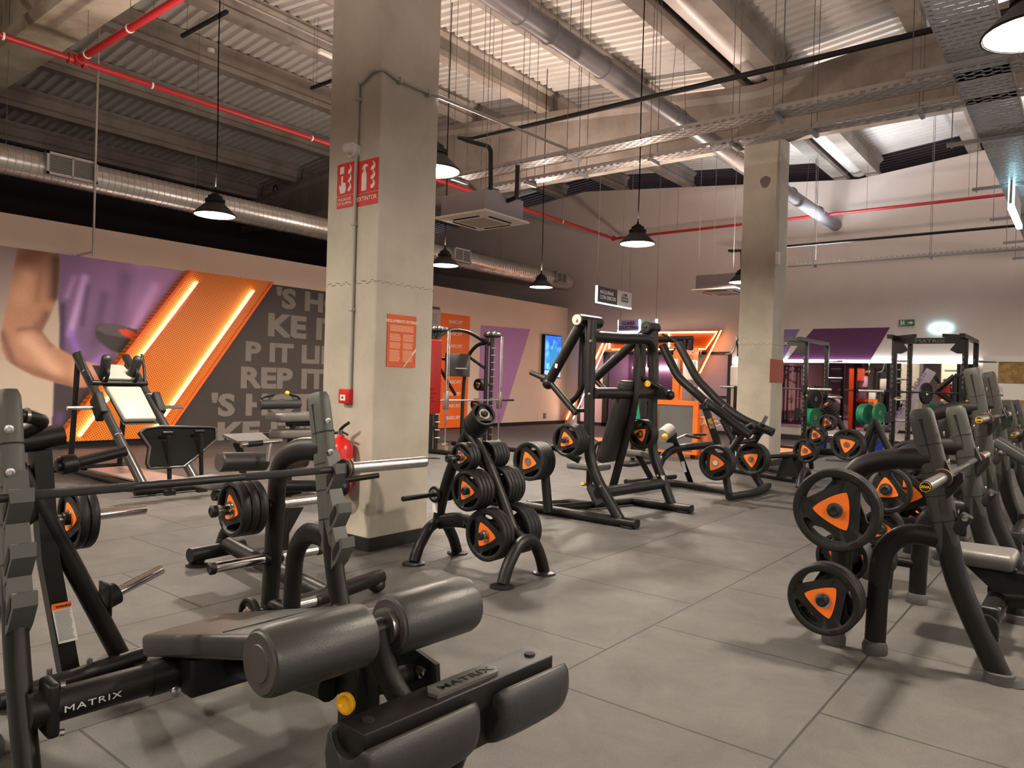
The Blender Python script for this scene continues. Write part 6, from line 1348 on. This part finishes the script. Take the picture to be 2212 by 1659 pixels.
tb('handle_bar', t, [X(1567, 766, 12.9), X(1583, 762, 12.9), X(1590, 735, 12.9)], .022, .06, chrome); tb('handle_bar', t, [X(1590, 735, 12.9), X(1595, 755, 12.9), X(1594, 770, 12.9)], .020, .05, black); tb('hook', t, [X(1590, 735, 12.9), X(1590, 726, 12.9), X(1598, 724, 12.9), (12.67, 4.74, X(1598, 724, 12.9).z)], .014, .02, chrome)

# ================================================================== POWER RACKS before the mirrors
def rack(x0, x1, y0, y1, label, h=2.28, bar=None, horns=()):
    t = thing('power_rack', label, 'power rack', ((x0+x1)/2, (y0+y1)/2, 0), 'power racks before the mirror wall')
    for x in (x0, x1):
        for y in (y0, y1):
            u = obj('rack_upright', MB().bx(x-.04, x+.04, y-.04, y+.04, 0, h), black, t)
            mb = MB()
            for k in range(18): mb.bx(x-.045, x-.040, y+.012, y+.032, .45+k*.085, .50+k*.085)
            o = obj('hole_row', mb, mat('hole_light', (.10, .095, .09), .6) if 'hole_light' not in MATS else MATS['hole_light'], u); o['kind'] = 'stuff'
            obj('guard_strip', MB().bx(x-.052, x-.041, y-.038, y-.005, .5, h-.35), black_flat, u)
        obj('side_base', MB().bx(x-.04, x+.04, y0, y1, 0, .07) if x == x1 else MB().bx(x-.03, x+.03, y0, y0+.08, 0, .05), black, t)
    for y in (y0, y1): obj('top_rail', MB().bx(x0-.45, x1, y-.04, y+.04, h, h+.07), black, t); obj('floor_rail', MB().bx(x0, x1, y-.04, y+.04, 0, .07), black, t)
    fb = obj('front_crossbar', MB().bx(x0-.03, x0+.03, y0, y1, h-.07, h+.03), black, t); text('lettering', 'MATRIX', .085, (x0-.034, (y0+y1)/2+.22, h-.055), (0, -1, 0), (0, 0, 1), mat('rack_lettering', (.12, .12, .12), .4), fb, .001, 1.5)
    for y, sg in ((y0, 1), (y1, -1)): obj('pullup_wing', MB().prism([(x0-.05, y+sg*.0, h+.07), (x0-.05, y+sg*.34, h+.10), (x0-.05, y+sg*.34, h+.04), (x0-.05, y+sg*.1, h-.01), (x0-.05, y+sg*.22, h-.18), (x0-.05, y+sg*.12, h-.24), (x0-.05, y, h-.24)], (.05, 0, 0)), black, t)
    for y, sg in ((y0, -1), (y1, 1)):
        for z in (.35, .75, 1.15, 1.55, 1.9): peg(chrome, t, (x1, y, z), (x1, y+sg*.34, z), .022, False, False)
        obj('safety_arm', MB().bx(x0-.42, x0, y-.035, y+.035, .78, .86).bx(x0-.46, x0-.38, y-.04, y+.04, .76, .95), black, t); obj('bar_catch', MB().bx(x0-.12, x0-.03, y-.04, y+.04, 1.24, 1.29).bx(x0-.13, x0-.10, y-.04, y+.04, 1.24, 1.36), black_flat, t)
        obj('catch_knob', MB().ball((x0-.06, y-.05, 1.18), .022), yellow, t)
    if bar:
        b = thing('barbell', bar, 'barbell', (x0-.075, (y0+y1)/2, 1.305)); yc = (y0+y1)/2; tb('bar_shaft', b, [(x0-.075, yc-.66, 1.305), (x0-.075, yc+.66, 1.305)], .0145, 0, shaft_black)
        for sg in (-1, 1): tb('bar_sleeve', b, [(x0-.075, yc+sg*.66, 1.305), (x0-.075, yc+sg*1.09, 1.305)], .025, 0, brushed); obj('sleeve_collar', MB().lathe([(.04, 0), (.04, .03), (0, .03)], (x0-.075, yc+sg*.66, 1.305), (0, sg, 0), 18), chrome, b)
    return t
a = X(1928, 900, 14.3); b = X(2081, 900, 14.3); RY1, RY0 = a.y, b.y
rack(14.3, 15.7, RY0, RY1, 'black power rack with MATRIX crossbar and a barbell, before the clear mirror', 2.22, 'barbell racked in the power rack under the oval light')
c = X(1735, 900, 14.6); rack(14.6, 16.0, c.y-.02, c.y+1.15, 'black power rack just right of the far column, half hidden by it', 2.22, 'barbell racked beside the far column with its right sleeve showing')
def rp(px, py, x, ax, R, n, wh, mm, sp=0):
    p = X(px, py, x)
    for i in range(n): plate(p-Vector(ax)*(.05*i), ax, R, f'{wh}, {ORD[i]} disc' if n > 1 else wh, wh, sp, .048, True, mm)
for px, py, mm, nm in ((1762, 902, green, 'green bumper plates on the first rack'), (1877, 895, green, 'green bumper plates left of the MATRIX rack'), (1902, 892, green, 'lone green bumper plate inside the MATRIX rack'), (1897, 955, blue, 'blue bumper plates low on the MATRIX rack'), (1770, 955, blue, 'blue bumper plates low on the first rack'), (2003, 850, rubber, 'black bumper plate on the MATRIX rack upper peg'), (1763, 862, rubber, 'black bumper plates on the first rack upper peg')):
    rp(px, py, 15.6 if 'first' in nm else 15.3, (-.35, -.94, 0), .20, 3 if 'plates' in nm else 1, nm, mm)
# plates and trees in front of the racks
def far_tree(x, y, label, dirn, big):
    t = thing('weight_plate_tree', label, 'plate rack', (x, y, 0)); 
    tb('main_post', t, [(x, y-.42, .25), (x, y-.35, .6), (x, y+.0, 1.12)], .045, .3); tb('rear_post', t, [(x, y+.42, .25), (x, y+.38, .6), (x, y-.0, 1.12)], .045, .3)
    tb('cross_member', t, [(x, y-.4, .36), (x, y, .40), (x, y+.4, .36)], .045, .2)
    for yy in (y-.42, y+.42): tb('arched_foot', t, [(x-.22, yy, .02), (x-.18, yy, .14), (x, yy, .27), (x+.18, yy, .14), (x+.22, yy, .02)], .04, .12)
    return t
def fplate(t, px, py, x, R, n, wh, sp=.4):
    p = X(px, py, x); peg(chrome, t, p+Vector((.3, 0, 0)), p-Vector((.02, 0, 0)), .022, False, False); stack(p, (-1, 0, 0), n, R, wh, spin=sp)
t = thing('weight_plate_tree', 'far plate tree standing right of the far column', 'plate rack', Z(1770, 1025)); tx = 10.9
P0, P1, P2, P3 = X(1742, 1010, tx), X(1790, 880, tx), X(1830, 935, tx), X(1845, 1010, tx)
tb('rear_post', t, [X(1752, 990, tx), X(1775, 930, tx), X(1798, 895, tx)], .045, .2); tb('main_post', t, [X(1798, 890, tx), X(1815, 915, tx), X(1838, 965, tx), X(1846, 1000, tx)], .045, .2); tb('cross_member', t, [X(1755, 975, tx), X(1800, 976, tx), X(1840, 985, tx)], .05, .1)
for px, py in ((1743, 1016), (1846, 1010)):
    q = Z(px, py); tb('arched_foot', t, [q+Vector((-.24, 0, .02)), q+Vector((-.18, 0, .16)), q+Vector((0, 0, .24)), q+Vector((.18, 0, .16)), q+Vector((.24, 0, .02))], .04, .1)
fplate(t, 1786, 913, tx-.35, .115, 3, 'the top peg of the far plate tree'); fplate(t, 1761, 940, tx-.35, .140, 3, 'the middle peg of the far plate tree'); fplate(t, 1739, 974, tx-.35, .170, 3, 'the lowest peg of the far plate tree')
A = X(1797, 888, tx-.1); 
for i in range(5): plate(A+Vector((-.03, .03, .05))*(i*.5), Vector((-.45, .45, .77)), .085, f'small plate, {ORD[4-i]} of five on the slanted peg of the far tree', 'small plates on the far slanted peg', i, .028)
t = thing('weight_plate_tree', 'second far plate tree with large plates before the MATRIX rack', 'plate rack', Z(1850, 1010)); tx = 10.0
tb('main_post', t, [X(1850, 1010, tx), X(1870, 960, tx), X(1890, 905, tx)], .045, .1); tb('rear_post', t, [X(1925, 980, tx), X(1905, 940, tx), X(1890, 905, tx)], .045, .1); q = Z(1850, 1018); tb('arched_foot', t, [(tx-.25, q.y, .02), (tx-.18, q.y, .15), (tx, q.y, .26), (tx+.18, q.y, .15), (tx+.25, q.y, .02)], .04, .1)
fplate(t, 1829, 961, tx-.35, .195, 4, 'the front peg of the second far tree', .9)
t = thing('bench_support', 'dark adjustable bench inside the MATRIX rack', 'weight bench', (14.2, 2.9, 0)); tb('bench_post', t, [Z(1880, 985, .05), X(1893, 935, 13.6)], .05, 0); obj('bench_head', MB().box(X(1893, 925, 13.6), (.3, .35, .12), bev=.04), vinyl, t); obj('bench_base', MB().box(Z(1880, 985, .04), (.5, .4, .06), bev=.02), black, t)
for px0, px1, py, lab in ((1675, 1735, 996, 'low black lifting platform beside the far column'), (1762, 1895, 1000, 'low black lifting platform under the far plate trees')):
    a, b = Z(px0, py), Z(px1, py); t = thing('lifting_platform', lab, 'platform', (a+b)/2)
    y_a, y_b = max(a.y, b.y), min(a.y, b.y); xx = max(11.55, min(a.x, b.x))
    obj('platform_deck', MB().bx(xx+.6, xx+2.4, y_b, y_a, 0, .045, bev=.006), mat('platform_top', (.06, .055, .055), .6) if 'platform_top' not in MATS else MATS['platform_top'], t)
t = thing('plate_loaded_machine', 'black machine with a red padded back reflected near the boarded doorway', 'gym machine', (16.5, 1.9, 0)); mx_ = 15.8
for a, b in (((2022, 845), (2062, 812)), ((2062, 812), (2078, 815)), ((2022, 845), (2060, 870)), ((2064, 815), (2060, 940)), ((2076, 815), (2074, 940))): tb('frame_tube', t, [X(*a, mx_), X(*b, mx_)], .05, 0)
obj('red_panel', MB().prism([X(2025, 829, mx_+.3), X(2050, 829, mx_+.3), X(2050, 862, mx_+.3), X(2025, 862, mx_+.3)], (.05, 0, 0)), red, t); obj('base_frame', MB().box(Z(2045, 955, .04), (.8, 1.0, .07), bev=.02), black, t); tb('lower_tube', t, [X(2060, 935, mx_), Z(2060, 958, .05)], .05, 0)
fplate(t, 2039, 888, mx_-.3, .14, 2, 'the machine with the red back, upper peg'); fplate(t, 2023, 905, mx_-.3, .13, 1, 'the machine with the red back, lower peg')
# floor vent cover by the column
t = thing('cable_cover_mat', 'striped dark cable cover lying on the floor beside the near column', 'floor mat', Z(925, 990)); q = [Z(px, py, .004) for px, py in ((905, 992), (948, 991), (925, 985), (905, 985))]
mb = MB(); A, B_ = Z(906, 990), Z(946, 991)
for k in range(9): p = A.lerp(B_, k/8); mb.bx(p.x-.02, p.x+.02, p.y-.03, p.y+.16-.015*k, 0, .012)
o = obj('rib_strips', mb, rubber, t); o['kind'] = 'stuff'
# ================================================================== lettering becomes mesh, one object per text
bpy.context.view_layer.update(); dg = bpy.context.evaluated_depsgraph_get()
for o in [o for o in bpy.data.objects if o.type == 'FONT']:
    me = bpy.data.meshes.new_from_object(o.evaluated_get(dg)); me.name = o.name
    n = bpy.data.objects.new('tmp', me); COL.objects.link(n); n.parent = o.parent; n.matrix_parent_inverse = o.matrix_parent_inverse.copy(); n.matrix_basis = o.matrix_basis.copy()
    nm = o.name; bpy.data.objects.remove(o); n.name = nm
